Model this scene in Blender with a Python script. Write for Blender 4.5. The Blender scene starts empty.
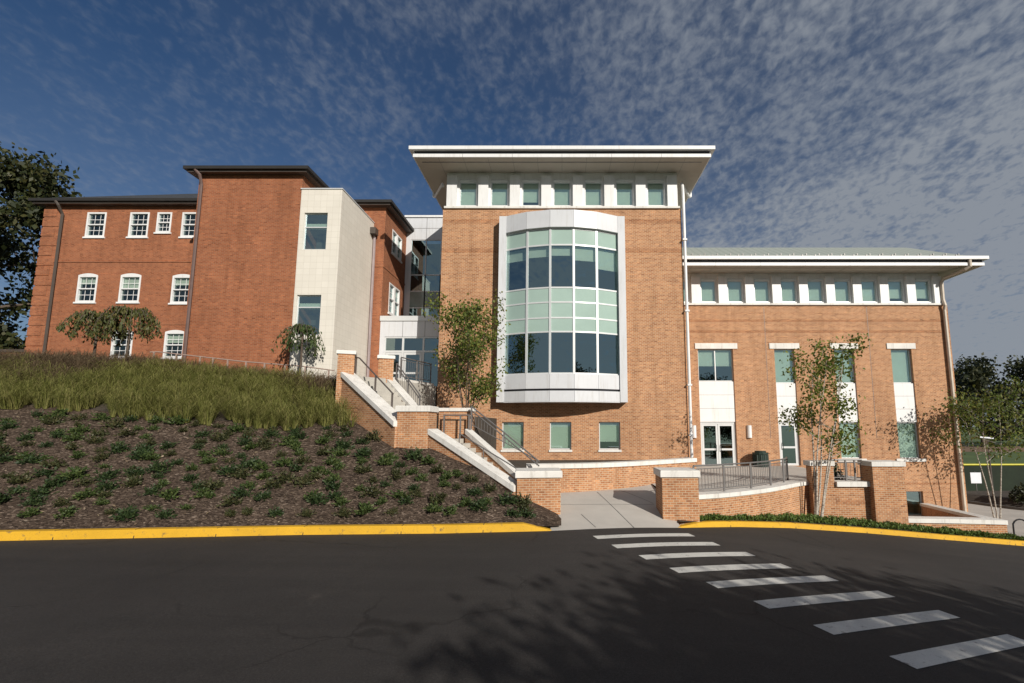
import bpy, math, random
from mathutils import Vector, Matrix
random.seed(7)
R = random.random
def U(a, b): return a + (b - a) * random.random()
scene = bpy.context.scene
col = scene.collection

# ------------------------------------------------------------------ camera, sky, sun, exposure
cd = bpy.data.cameras.new('camera')
cam = bpy.data.objects.new('camera', cd); col.objects.link(cam)
cd.sensor_width = 36; cd.lens = 470 / 1024 * 36
cd.shift_x = -50 / 1024; cd.shift_y = 25.63 / 1024
cd.clip_start = 0.05; cd.clip_end = 3000
cam.location = (0, 0, 2.7); cam.rotation_euler = (math.radians(90) + 0.12251, 0, 0)
scene.camera = cam

SUNV = Vector((0.65, -1.0, 0.55)).normalized()          # towards the sun
sd = bpy.data.lights.new('sun', 'SUN'); sd.energy = 5.0; sd.angle = math.radians(0.5); sd.color = (1.0, 0.94, 0.85)
sun = bpy.data.objects.new('sun', sd); col.objects.link(sun)
sun.rotation_euler = (-SUNV).to_track_quat('-Z', 'Y').to_euler()
sun.location = (30, -40, 40)

wd = bpy.data.worlds.new('World'); scene.world = wd; wd.use_nodes = True
nt = wd.node_tree; nt.nodes.clear()
def N(t, **k):
    n = nt.nodes.new(t)
    for a, b in k.items(): setattr(n, a, b)
    return n
def world():
    L = nt.links.new
    out = N('ShaderNodeOutputWorld'); bg = N('ShaderNodeBackground')
    sky = N('ShaderNodeTexSky', sky_type='NISHITA'); sky.sun_disc = False
    sky.sun_elevation = math.asin(SUNV.z)
    sky.sun_rotation = math.atan2(SUNV.x, SUNV.y)
    sky.air_density = 1.0; sky.dust_density = 0.4; sky.ozone_density = 3.0
    tc = N('ShaderNodeTexCoord'); sp = N('ShaderNodeSeparateXYZ'); L(tc.outputs['Generated'], sp.inputs[0])
    def M(op, a, b=None, c=None):
        m = N('ShaderNodeMath', operation=op)
        for i, v in enumerate((a, b, c)):
            if v is None: continue
            if isinstance(v, (int, float)): m.inputs[i].default_value = v
            else: L(v, m.inputs[i])
        return m.outputs[0]
    zz = M('MAXIMUM', sp.outputs[2], 0.0)
    den = M('ADD', zz, 0.24)
    px = M('DIVIDE', sp.outputs[0], den); py = M('DIVIDE', sp.outputs[1], den)
    cb = N('ShaderNodeCombineXYZ'); L(px, cb.inputs[0]); L(py, cb.inputs[1])
    def noise(scale, detail, rough, dist, rot=0.0, sx=1.0, off=(0, 0, 0)):
        mp = N('ShaderNodeMapping'); mp.inputs['Rotation'].default_value = (0, 0, rot)
        mp.inputs['Scale'].default_value = (sx, 1, 1); mp.inputs['Location'].default_value = off
        L(cb.outputs[0], mp.inputs[0])
        n = N('ShaderNodeTexNoise'); L(mp.outputs[0], n.inputs['Vector'])
        n.inputs['Scale'].default_value = scale; n.inputs['Detail'].default_value = detail
        n.inputs['Roughness'].default_value = rough; n.inputs['Distortion'].default_value = dist
        return n.outputs['Fac']
    def ramp(v, a, b, c=0.0, d=1.0):
        m = N('ShaderNodeMapRange', interpolation_type='SMOOTHSTEP'); L(v, m.inputs[0])
        for i, q in enumerate((a, b, c, d)): m.inputs[i + 1].default_value = q
        return m.outputs[0]
    fine = noise(34.0, 4, 0.55, 0.25, 0.6, 1.35)
    mid = noise(6.5, 4, 0.6, 0.2, 0.5, 1.35, (3, 1, 0))
    big = noise(0.75, 3, 0.5, 0.0, 0.0, 1.0, (5.3, 2.0, 0))
    puff = M('ADD', M('MULTIPLY', fine, 0.60), M('MULTIPLY', mid, 0.47))
    # the cloud sheet thickens towards the east (right) and breaks up over the west
    south = M('MULTIPLY', M('MAXIMUM', M('MULTIPLY', py, -1.0), 0.0), 0.30)
    cov = M('ADD', M('ADD', M('MULTIPLY', big, 0.62), M('MULTIPLY', px, 0.25)), M('ADD', south, 0.02))
    cover = ramp(cov, 0.08, 0.56)
    thr = M('SUBTRACT', 0.545, M('MULTIPLY', cover, 0.16))
    soft = M('SUBTRACT', puff, thr)
    cl = ramp(soft, -0.06, 0.30)
    cl = M('MULTIPLY', cl, M('ADD', M('MULTIPLY', cover, 0.46), 0.20))
    veil = M('MULTIPLY', M('MULTIPLY', ramp(cov, 0.12, 0.66), M('ADD', M('MULTIPLY', puff, 0.9), 0.35)), 0.42)
    hz = M('MULTIPLY', M('MULTIPLY', M('SUBTRACT', 1.0, ramp(zz, 0.05, 0.60)), M('ADD', M('MULTIPLY', puff, 0.9), 0.4)), 0.40)
    amt = M('MINIMUM', M('ADD', M('ADD', cl, veil), hz), 0.92)
    tint = N('ShaderNodeMix', data_type='RGBA', blend_type='MULTIPLY'); tint.inputs[0].default_value = 1.0
    L(sky.outputs[0], tint.inputs[6]); tint.inputs[7].default_value = (0.33, 0.47, 0.60, 1)
    mx = N('ShaderNodeMix', data_type='RGBA'); L(amt, mx.inputs[0]); L(tint.outputs[2], mx.inputs[6])
    mx.inputs[7].default_value = (3.1, 3.4, 3.85, 1)
    L(mx.outputs[2], bg.inputs[0]); bg.inputs[1].default_value = 0.088
    L(bg.outputs[0], out.inputs[0])
world()
vs = scene.view_settings
vs.view_transform = 'Standard'; vs.look = 'None'; vs.exposure = 0.0; vs.gamma = 1.0; vs.use_curve_mapping = False

# ------------------------------------------------------------------ materials
MATS = {}
def new_mat(name):
    m = bpy.data.materials.new(name); m.use_nodes = True
    t = m.node_tree; b = t.nodes['Principled BSDF']
    MATS[name] = m
    return m, t, b
def nd(t, typ, **k):
    n = t.nodes.new(typ)
    for a, b in k.items(): setattr(n, a, b)
    return n
def noise_node(t, scale, detail=4, rough=0.55, coord='Object', vec=None):
    n = nd(t, 'ShaderNodeTexNoise'); n.inputs['Scale'].default_value = scale
    n.inputs['Detail'].default_value = detail; n.inputs['Roughness'].default_value = rough
    if vec is None:
        tc = nd(t, 'ShaderNodeTexCoord'); vec = tc.outputs[coord]
    t.links.new(vec, n.inputs['Vector'])
    return n
def ramp_node(t, fac, stops):
    r = nd(t, 'ShaderNodeValToRGB'); t.links.new(fac, r.inputs[0])
    e = r.color_ramp.elements
    while len(e) < len(stops): e.new(0.5)
    for q, (p, c) in zip(e, stops): q.position = p; q.color = (*c, 1)
    return r
def bump(t, b, h, strength, dist):
    n = nd(t, 'ShaderNodeBump'); n.inputs['Strength'].default_value = strength; n.inputs['Distance'].default_value = dist
    t.links.new(h, n.inputs['Height']); t.links.new(n.outputs[0], b.inputs['Normal'])
def mixrgb(t, fac, a, b, mode='MIX'):
    m = nd(t, 'ShaderNodeMix', data_type='RGBA', blend_type=mode)
    for i, v in ((0, fac), (6, a), (7, b)):
        if isinstance(v, (int, float)): m.inputs[i].default_value = v
        elif isinstance(v, tuple): m.inputs[i].default_value = (*v, 1)
        else: t.links.new(v, m.inputs[i])
    return m.outputs[2]
def plain(name, c, rough=0.6, var=0.12, scale=3.0, metal=0.0, bmp=0.0, fine=60.0, spec=0.5):
    m, t, b = new_mat(name)
    n1 = noise_node(t, scale, 5, 0.6); n2 = noise_node(t, fine, 3, 0.6)
    lo = tuple(x * (1 - var) for x in c); hi = tuple(min(1, x * (1 + var)) for x in c)
    r1 = ramp_node(t, n1.outputs[0], [(0.3, lo), (0.7, hi)])
    r2 = ramp_node(t, n2.outputs[0], [(0.3, (1 - var,) * 3), (0.7, (1, 1, 1))])
    t.links.new(mixrgb(t, 0.7, r1.outputs[0], r2.outputs[0], 'MULTIPLY'), b.inputs['Base Color'])
    b.inputs['Roughness'].default_value = rough; b.inputs['Metallic'].default_value = metal
    b.inputs['Specular IOR Level'].default_value = spec
    if bmp: bump(t, b, n2.outputs[0], bmp, 0.02)
    return m
def streaky(name, c, rough=0.6, var=0.05, dark=0.78):
    m = plain(name, c, rough, var, 1.2); t = m.node_tree; b = t.nodes['Principled BSDF']; src = b.inputs['Base Color'].links[0].from_socket
    tc = nd(t, 'ShaderNodeTexCoord'); mp = nd(t, 'ShaderNodeMapping'); mp.inputs['Scale'].default_value = (5, 5, 0.5); t.links.new(tc.outputs['Object'], mp.inputs[0])
    n = noise_node(t, 1.3, 5, 0.7, vec=mp.outputs[0]); r = ramp_node(t, n.outputs[0], [(0.30, (dark, dark * 0.98, dark * 0.95)), (0.48, (1, 1, 1))])
    t.links.new(mixrgb(t, 1, src, r.outputs[0], 'MULTIPLY'), b.inputs['Base Color'])
    return m
def brick(name, c1, c2, mortar, stain=0.16):
    m, t, b = new_mat(name)
    uv = nd(t, 'ShaderNodeTexCoord')
    br = nd(t, 'ShaderNodeTexBrick'); t.links.new(uv.outputs['UV'], br.inputs['Vector'])
    br.offset = 0.5; br.squash = 1.0
    for k, v in (('Scale', 1.0), ('Mortar Size', 0.008), ('Mortar Smooth', 0.2), ('Bias', 0.0), ('Brick Width', 0.18), ('Row Height', 0.0677)):
        br.inputs[k].default_value = v
    br.inputs['Color1'].default_value = (*c1, 1); br.inputs['Color2'].default_value = (*c2, 1); br.inputs['Mortar'].default_value = (*mortar, 1)
    big = noise_node(t, 0.55, 5, 0.65); mid = noise_node(t, 6.0, 3, 0.6)
    rb = ramp_node(t, big.outputs[0], [(0.3, (1 - stain,) * 3), (0.7, (1.04, 1.04, 1.04))])
    rm = ramp_node(t, mid.outputs[0], [(0.3, (0.92, 0.91, 0.9)), (0.7, (1.04, 1.04, 1.04))])
    c = mixrgb(t, 1.0, br.outputs['Color'], rb.outputs[0], 'MULTIPLY')
    c = mixrgb(t, 0.8, c, rm.outputs[0], 'MULTIPLY')
    tcs = nd(t, 'ShaderNodeTexCoord'); mps = nd(t, 'ShaderNodeMapping'); mps.inputs['Scale'].default_value = (2.2, 2.2, 0.16); t.links.new(tcs.outputs['Object'], mps.inputs[0])
    st = noise_node(t, 1.0, 4, 0.65, vec=mps.outputs[0]); rs = ramp_node(t, st.outputs[0], [(0.32, (0.84, 0.82, 0.80)), (0.5, (1.0, 1.0, 1.0)), (0.75, (1.06, 1.05, 1.04))])
    c = mixrgb(t, 1.0, c, rs.outputs[0], 'MULTIPLY')
    # a few overburnt dark headers
    mp = nd(t, 'ShaderNodeMapping'); mp.inputs['Scale'].default_value = (1 / 0.18, 1 / 0.0677, 1)
    t.links.new(uv.outputs['UV'], mp.inputs[0])
    vo = nd(t, 'ShaderNodeTexWhiteNoise', noise_dimensions='2D')
    fl = nd(t, 'ShaderNodeVectorMath', operation='FLOOR'); t.links.new(mp.outputs[0], fl.inputs[0]); t.links.new(fl.outputs[0], vo.inputs['Vector'])
    rr = ramp_node(t, vo.outputs['Value'], [(0.0, (0.70, 0.64, 0.60)), (0.12, (0.98, 0.98, 0.98)), (0.86, (1, 1, 1)), (1.0, (1.22, 1.2, 1.15))])
    c = mixrgb(t, mathinv(t, br.outputs['Fac']), c, mixrgb(t, 1.0, c, rr.outputs[0], 'MULTIPLY'))
    t.links.new(c, b.inputs['Base Color'])
    b.inputs['Roughness'].default_value = 0.85; b.inputs['Specular IOR Level'].default_value = 0.25
    inv = mathinv(t, br.outputs['Fac'])
    bump(t, b, inv, 0.5, 0.008)
    return m
def mathinv(t, s):
    n = nd(t, 'ShaderNodeMath', operation='SUBTRACT'); n.inputs[0].default_value = 1.0; t.links.new(s, n.inputs[1]); return n.outputs[0]
def leafmat(name, stops, trans=0.3, scale=9.0, rough=0.55):
    m, t, b = new_mat(name)
    n1 = noise_node(t, scale, 2, 0.5)
    ge = nd(t, 'ShaderNodeNewGeometry')
    ad = nd(t, 'ShaderNodeMath', operation='MULTIPLY_ADD'); t.links.new(ge.outputs['Random Per Island'], ad.inputs[0])
    ad.inputs[1].default_value = 0.5; 
    sb = nd(t, 'ShaderNodeMath', operation='MULTIPLY'); t.links.new(n1.outputs[0], sb.inputs[0]); sb.inputs[1].default_value = 0.5
    t.links.new(sb.outputs[0], ad.inputs[2])
    r = ramp_node(t, ad.outputs[0], stops)
    t.links.new(r.outputs[0], b.inputs['Base Color']); b.inputs['Roughness'].default_value = rough
    b.inputs['Specular IOR Level'].default_value = 0.3
    tr = nd(t, 'ShaderNodeBsdfTranslucent'); t.links.new(r.outputs[0], tr.inputs[0])
    mx = nd(t, 'ShaderNodeMixShader'); mx.inputs[0].default_value = trans
    t.links.new(b.outputs[0], mx.inputs[1]); t.links.new(tr.outputs[0], mx.inputs[2])
    t.links.new(mx.outputs[0], t.nodes['Material Output'].inputs[0])
    return m
def glass(name, tint, refl=1.0):
    m, t, b = new_mat(name); t.nodes.remove(b)
    tr = nd(t, 'ShaderNodeBsdfTransparent'); tr.inputs[0].default_value = (*tint, 1)
    gl = nd(t, 'ShaderNodeBsdfGlossy'); gl.inputs['Roughness'].default_value = 0.015; gl.inputs['Color'].default_value = (0.66, 0.90, 0.93, 1)
    n = noise_node(t, 0.9, 2, 0.5)
    bp = nd(t, 'ShaderNodeBump'); bp.inputs['Strength'].default_value = 0.05; bp.inputs['Distance'].default_value = 0.05
    t.links.new(n.outputs[0], bp.inputs['Height']); t.links.new(bp.outputs[0], gl.inputs['Normal'])
    fr = nd(t, 'ShaderNodeLayerWeight'); fr.inputs[0].default_value = 0.5
    pw = nd(t, 'ShaderNodeMath', operation='POWER'); t.links.new(fr.outputs['Facing'], pw.inputs[0]); pw.inputs[1].default_value = 4.0
    k = nd(t, 'ShaderNodeMath', operation='MULTIPLY_ADD'); k.inputs[1].default_value = 0.8; k.inputs[2].default_value = refl; t.links.new(pw.outputs[0], k.inputs[0]); k.use_clamp = True
    mx = nd(t, 'ShaderNodeMixShader'); t.links.new(k.outputs[0], mx.inputs[0])
    t.links.new(tr.outputs[0], mx.inputs[1]); t.links.new(gl.outputs[0], mx.inputs[2])
    t.links.new(mx.outputs[0], t.nodes['Material Output'].inputs[0])
    return m

BRICK = brick('tan_brick', (0.505, 0.250, 0.120), (0.350, 0.150, 0.068), (0.55, 0.43, 0.30), 0.14)
BRICK_BAND = brick('tan_brick_band', (0.44, 0.19, 0.085), (0.28, 0.105, 0.045), (0.46, 0.34, 0.22))
BRICK_OLD = brick('red_brick', (0.37, 0.130, 0.058), (0.275, 0.088, 0.040), (0.32, 0.19, 0.12), 0.2)
STONE = streaky('cast_stone', (0.70, 0.68, 0.64), 0.75, 0.10, 0.72)
WHITE = streaky('white_paint', (0.73, 0.73, 0.725), 0.45, 0.04, 0.88)
METALP = streaky('silver_panel', (0.58, 0.59, 0.61), 0.4, 0.04, 0.88)
ALU = plain('aluminium_frame', (0.62, 0.63, 0.63), 0.4, 0.04, 2.0, metal=0.2)
SOFFIT = plain('soffit', (0.44, 0.40, 0.345), 0.7, 0.04, 1.0)
CREAM = None
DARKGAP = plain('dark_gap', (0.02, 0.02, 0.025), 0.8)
SLATE = plain('dark_slate', (0.045, 0.047, 0.050), 0.75, 0.35, 6.0, bmp=0.3, fine=14)
BRONZE = plain('dark_bronze', (0.07, 0.055, 0.045), 0.5, 0.15, 3.0)
BRONZE2 = plain('black_gutter', (0.022, 0.020, 0.018), 0.6)
RUSTPIPE = plain('brown_pipe', (0.13, 0.085, 0.075), 0.55, 0.15, 3.0)
STEEL = plain('grey_steel', (0.17, 0.16, 0.155), 0.45, 0.1, 4.0, metal=0.3)
STEELD = plain('dark_rail_steel', (0.11, 0.09, 0.08), 0.5, 0.1, 4.0, metal=0.2)
CONC = plain('concrete', (0.46, 0.43, 0.39), 0.85, 0.10, 0.8, bmp=0.15, fine=90)
CONC2 = plain('stair_concrete', (0.42, 0.395, 0.35), 0.85, 0.14, 1.8, bmp=0.15, fine=70)
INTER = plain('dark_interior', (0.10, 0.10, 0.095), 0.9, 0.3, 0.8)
BLIND = plain('pale_blind', (0.80, 0.82, 0.74), 0.8, 0.04, 1.2)
SPAND = plain('pale_green_spandrel', (0.34, 0.455, 0.40), 0.06, 0.08, 0.6, spec=0.9)
GLASS = glass('window_glass', (0.66, 0.76, 0.71), 0.36)
GLASSD = glass('dark_window_glass', (0.34, 0.40, 0.39), 0.32)
OLDGLASS = glass('old_window_glass', (0.6, 0.66, 0.62), 0.13)
TRUNK = plain('bark', (0.10, 0.075, 0.055), 0.9, 0.3, 8.0, bmp=0.5, fine=30)
BINGREEN = plain('dark_green_plastic', (0.012, 0.03, 0.022), 0.45)
BLACKM = plain('black_metal', (0.015, 0.015, 0.016), 0.4)
SIGNW = plain('sign_white', (0.75, 0.76, 0.80), 0.5, 0.05)
FENCEG = plain('green_windscreen', (0.010, 0.019, 0.008), 0.9, 0.3, 0.7, bmp=0.2, fine=8)
FENCEY = plain('yellow_cap', (0.55, 0.50, 0.02), 0.5, 0.1)
LAWN = plain('lawn_grass', (0.075, 0.115, 0.026), 0.9, 0.25, 0.15, bmp=0.4, fine=5)
INFIELD = plain('infield_dirt', (0.20, 0.12, 0.07), 0.95, 0.2, 0.2)
SOIL = plain('dark_soil', (0.055, 0.043, 0.032), 0.95, 0.3, 2.0, bmp=0.5, fine=20)

def special_mats():
    # cream tile cladding with a fine grid of joints
    m, t, b = new_mat('cream_tile')
    uv = nd(t, 'ShaderNodeTexCoord'); br = nd(t, 'ShaderNodeTexBrick'); t.links.new(uv.outputs['UV'], br.inputs['Vector']); br.offset = 0.0
    for k, v in (('Scale', 1.0), ('Mortar Size', 0.006), ('Brick Width', 0.30), ('Row Height', 0.30), ('Mortar Smooth', 0.3)): br.inputs[k].default_value = v
    br.inputs['Color1'].default_value = (0.70, 0.66, 0.585, 1); br.inputs['Color2'].default_value = (0.665, 0.625, 0.55, 1); br.inputs['Mortar'].default_value = (0.54, 0.50, 0.43, 1)
    n = noise_node(t, 0.8, 5, 0.6); r = ramp_node(t, n.outputs[0], [(0.3, (0.93,) * 3), (0.7, (1,) * 3)])
    t.links.new(mixrgb(t, 1, br.outputs[0], r.outputs[0], 'MULTIPLY'), b.inputs['Base Color']); b.inputs['Roughness'].default_value = 0.6
    bump(t, b, mathinv(t, br.outputs['Fac']), 0.4, 0.005)
    # asphalt
    m, t, b = new_mat('asphalt')
    n1 = noise_node(t, 0.25, 5, 0.6); n2 = noise_node(t, 90, 3, 0.7); n3 = noise_node(t, 2.2, 4, 0.7)
    r1 = ramp_node(t, n1.outputs[0], [(0.3, (0.032, 0.029, 0.028)), (0.7, (0.045, 0.041, 0.039))])
    r2 = ramp_node(t, n2.outputs[0], [(0.3, (0.55,) * 3), (0.62, (1.0,) * 3), (0.75, (1.9,) * 3)])
    r3 = ramp_node(t, n3.outputs[0], [(0.35, (0.88,) * 3), (0.66, (1.0,) * 3), (0.78, (1.18,) * 3)])
    c = mixrgb(t, 1, mixrgb(t, 1, r1.outputs[0], r2.outputs[0], 'MULTIPLY'), r3.outputs[0], 'MULTIPLY')
    n8 = noise_node(t, 34, 4, 0.75); r8 = ramp_node(t, n8.outputs[0], [(0.34, (0.72,) * 3), (0.5, (1,) * 3), (0.66, (1.35,) * 3)])
    c = mixrgb(t, 1, c, r8.outputs[0], 'MULTIPLY')
    vo = nd(t, 'ShaderNodeTexVoronoi', feature='DISTANCE_TO_EDGE'); vo.inputs['Scale'].default_value = 0.22
    tcc = nd(t, 'ShaderNodeTexCoord'); wn = noise_node(t, 1.2, 4, 0.6); ad = nd(t, 'ShaderNodeVectorMath', operation='MULTIPLY_ADD'); t.links.new(wn.outputs['Color'], ad.inputs[0]); ad.inputs[1].default_value = (0.9, 0.9, 0); t.links.new(tcc.outputs['Object'], ad.inputs[2]); t.links.new(ad.outputs[0], vo.inputs['Vector'])
    rc = ramp_node(t, vo.outputs['Distance'], [(0.0, (0.5,) * 3), (0.0035, (0.62,) * 3), (0.006, (1,) * 3)])
    n5 = noise_node(t, 0.55, 3, 0.5); rg = ramp_node(t, n5.outputs[0], [(0.46, (0,) * 3), (0.56, (1,) * 3)])
    c = mixrgb(t, rg.outputs[0], c, mixrgb(t, 1, c, rc.outputs[0], 'MULTIPLY'))
    mpx = nd(t, 'ShaderNodeMapping'); mpx.inputs['Scale'].default_value = (0.10, 1.3, 1); mpx.inputs['Rotation'].default_value = (0, 0, -0.12); t.links.new(tcc.outputs['Object'], mpx.inputs[0])
    n6 = noise_node(t, 1.0, 4, 0.6, vec=mpx.outputs[0]); r6 = ramp_node(t, n6.outputs[0], [(0.35, (0.86,) * 3), (0.6, (1.05, 1.04, 1.03)), (0.75, (1.22, 1.2, 1.17))])
    c = mixrgb(t, 1, c, r6.outputs[0], 'MULTIPLY')
    n7 = noise_node(t, 1.1, 2, 0.5); r7 = ramp_node(t, n7.outputs[0], [(0.70, (1,) * 3), (0.78, (1.55, 1.5, 1.42))])
    c = mixrgb(t, 1, c, r7.outputs[0], 'MULTIPLY')
    t.links.new(c, b.inputs['Base Color']); b.inputs['Roughness'].default_value = 0.82; b.inputs['Specular IOR Level'].default_value = 0.35
    bump(t, b, n2.outputs[0], 0.5, 0.012)
    # worn white road paint / yellow kerb paint
    for nm, base, dirt, lim in (('road_paint', (0.60, 0.59, 0.55), (0.22, 0.21, 0.20), 0.37), ('kerb_yellow', (0.66, 0.37, 0.018), (0.24, 0.15, 0.05), 0.365)):
        m, t, b = new_mat(nm)
        n1 = noise_node(t, 7, 6, 0.7); n2 = noise_node(t, 60, 3, 0.7); n3 = noise_node(t, 1.3, 3, 0.6)
        r = ramp_node(t, n1.outputs[0], [(lim - 0.05, dirt), (lim + 0.05, base)])
        r2 = ramp_node(t, n2.outputs[0], [(0.28, (0.62,) * 3), (0.45, (1,) * 3)])
        r3 = ramp_node(t, n3.outputs[0], [(0.3, (0.86,) * 3), (0.6, (1,) * 3)])
        c = mixrgb(t, 1, mixrgb(t, 1, r.outputs[0], r2.outputs[0], 'MULTIPLY'), r3.outputs[0], 'MULTIPLY')
        t.links.new(c, b.inputs['Base Color']); b.inputs['Roughness'].default_value = 0.7
        bump(t, b, n2.outputs[0], 0.3, 0.006)
    # shredded bark mulch
    m, t, b = new_mat('mulch')
    tc = nd(t, 'ShaderNodeTexCoord')
    mp = nd(t, 'ShaderNodeMapping'); mp.inputs['Scale'].default_value = (1, 2.2, 1.6); t.links.new(tc.outputs['Object'], mp.inputs[0])
    vo = nd(t, 'ShaderNodeTexVoronoi'); vo.inputs['Scale'].default_value = 16; t.links.new(mp.outputs[0], vo.inputs['Vector'])
    n1 = noise_node(t, 28, 4, 0.75); n2 = noise_node(t, 0.8, 4, 0.6)
    sp = nd(t, 'ShaderNodeSeparateColor'); t.links.new(vo.outputs['Color'], sp.inputs[0])
    r = ramp_node(t, sp.outputs[0], [(0.0, (0.046, 0.033, 0.025)), (0.55, (0.105, 0.075, 0.056)), (0.88, (0.155, 0.112, 0.084)), (1.0, (0.30, 0.23, 0.18))])
    r1 = ramp_node(t, n1.outputs[0], [(0.32, (0.45,) * 3), (0.6, (1.1,) * 3)])
    r2 = ramp_node(t, n2.outputs[0], [(0.3, (0.8,) * 3), (0.7, (1.1,) * 3)])
    c = mixrgb(t, 1, mixrgb(t, 1, r.outputs[0], r1.outputs[0], 'MULTIPLY'), r2.outputs[0], 'MULTIPLY')
    t.links.new(c, b.inputs['Base Color']); b.inputs['Roughness'].default_value = 0.95; b.inputs['Specular IOR Level'].default_value = 0.1
    bump(t, b, n1.outputs[0], 1.0, 0.05)
    # standing seam roof
    m, t, b = new_mat('seam_roof')
    tc = nd(t, 'ShaderNodeTexCoord'); wv = nd(t, 'ShaderNodeTexWave', bands_direction='X'); wv.inputs['Scale'].default_value = 0.75; t.links.new(tc.outputs['Object'], wv.inputs['Vector'])
    r = ramp_node(t, wv.outputs[0], [(0.0, (0.29, 0.32, 0.28)), (0.08, (0.34, 0.37, 0.33)), (1.0, (0.36, 0.39, 0.35))])
    t.links.new(r.outputs[0], b.inputs['Base Color']); b.inputs['Roughness'].default_value = 0.5; b.inputs['Metallic'].default_value = 0.2
    # birch bark
    m, t, b = new_mat('birch_bark')
    tc = nd(t, 'ShaderNodeTexCoord'); mp = nd(t, 'ShaderNodeMapping'); mp.inputs['Scale'].default_value = (3, 3, 16); t.links.new(tc.outputs['Object'], mp.inputs[0])
    n = noise_node(t, 1.4, 4, 0.7, vec=mp.outputs[0]); r = ramp_node(t, n.outputs[0], [(0.38, (0.10, 0.08, 0.065)), (0.5, (0.42, 0.37, 0.31)), (0.7, (0.58, 0.53, 0.46))])
    t.links.new(r.outputs[0], b.inputs['Base Color']); b.inputs['Roughness'].default_value = 0.8
special_mats()
CREAM = MATS['cream_tile']; ASPH = MATS['asphalt']; PAINT = MATS['road_paint']; YEL = MATS['kerb_yellow']; MULCH = MATS['mulch']; SEAM = MATS['seam_roof']; BIRCH = MATS['birch_bark']
LEAF_OAK = leafmat('oak_leaf', [(0.1, (0.010, 0.016, 0.005)), (0.5, (0.028, 0.036, 0.010)), (0.9, (0.075, 0.065, 0.018))], 0.15)
LEAF_BIRCH = leafmat('birch_leaf', [(0.1, (0.055, 0.09, 0.016)), (0.5, (0.13, 0.175, 0.026)), (0.9, (0.26, 0.25, 0.05))], 0.35)
LEAF_WEEP = leafmat('weeping_leaf', [(0.1, (0.035, 0.052, 0.012)), (0.5, (0.075, 0.085, 0.022)), (0.9, (0.15, 0.115, 0.04))], 0.25)
LEAF_WEEPG = leafmat('weeping_leaf_green', [(0.1, (0.018, 0.034, 0.009)), (0.5, (0.045, 0.075, 0.018)), (0.9, (0.09, 0.12, 0.035))], 0.25)
LEAF_SHRUB = leafmat('shrub_leaf', [(0.1, (0.012, 0.024, 0.009)), (0.5, (0.028, 0.050, 0.016)), (0.9, (0.075, 0.10, 0.034))], 0.12, 5)
SHRUB2 = leafmat('shrub_leaf_light', [(0.1, (0.020, 0.038, 0.010)), (0.5, (0.050, 0.078, 0.020)), (0.9, (0.12, 0.14, 0.045))], 0.15, 5)
SHRUB3 = leafmat('shrub_leaf_brownish', [(0.1, (0.022, 0.026, 0.010)), (0.5, (0.048, 0.056, 0.020)), (0.9, (0.11, 0.088, 0.040))], 0.12, 5)
LEAF_TOWER = leafmat('young_birch_leaf', [(0.1, (0.04, 0.07, 0.014)), (0.5, (0.11, 0.15, 0.026)), (0.9, (0.27, 0.23, 0.06))], 0.35)
LEAF_FAR = leafmat('far_leaf', [(0.1, (0.012, 0.017, 0.008)), (0.5, (0.030, 0.038, 0.014)), (0.9, (0.07, 0.065, 0.02))], 0.15, 2)
GRASS_G = leafmat('fountain_grass', [(0.1, (0.10, 0.12, 0.028)), (0.5, (0.21, 0.215, 0.058)), (0.9, (0.40, 0.35, 0.15))], 0.35, 2.6)
GRASS_D = leafmat('dry_grass', [(0.1, (0.085, 0.060, 0.038)), (0.5, (0.16, 0.115, 0.070)), (0.9, (0.26, 0.19, 0.11))], 0.3, 2.6)
COVER = leafmat('ground_cover_leaf', [(0.1, (0.035, 0.065, 0.014)), (0.5, (0.080, 0.130, 0.026)), (0.9, (0.16, 0.20, 0.05))], 0.2, 4)

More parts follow.
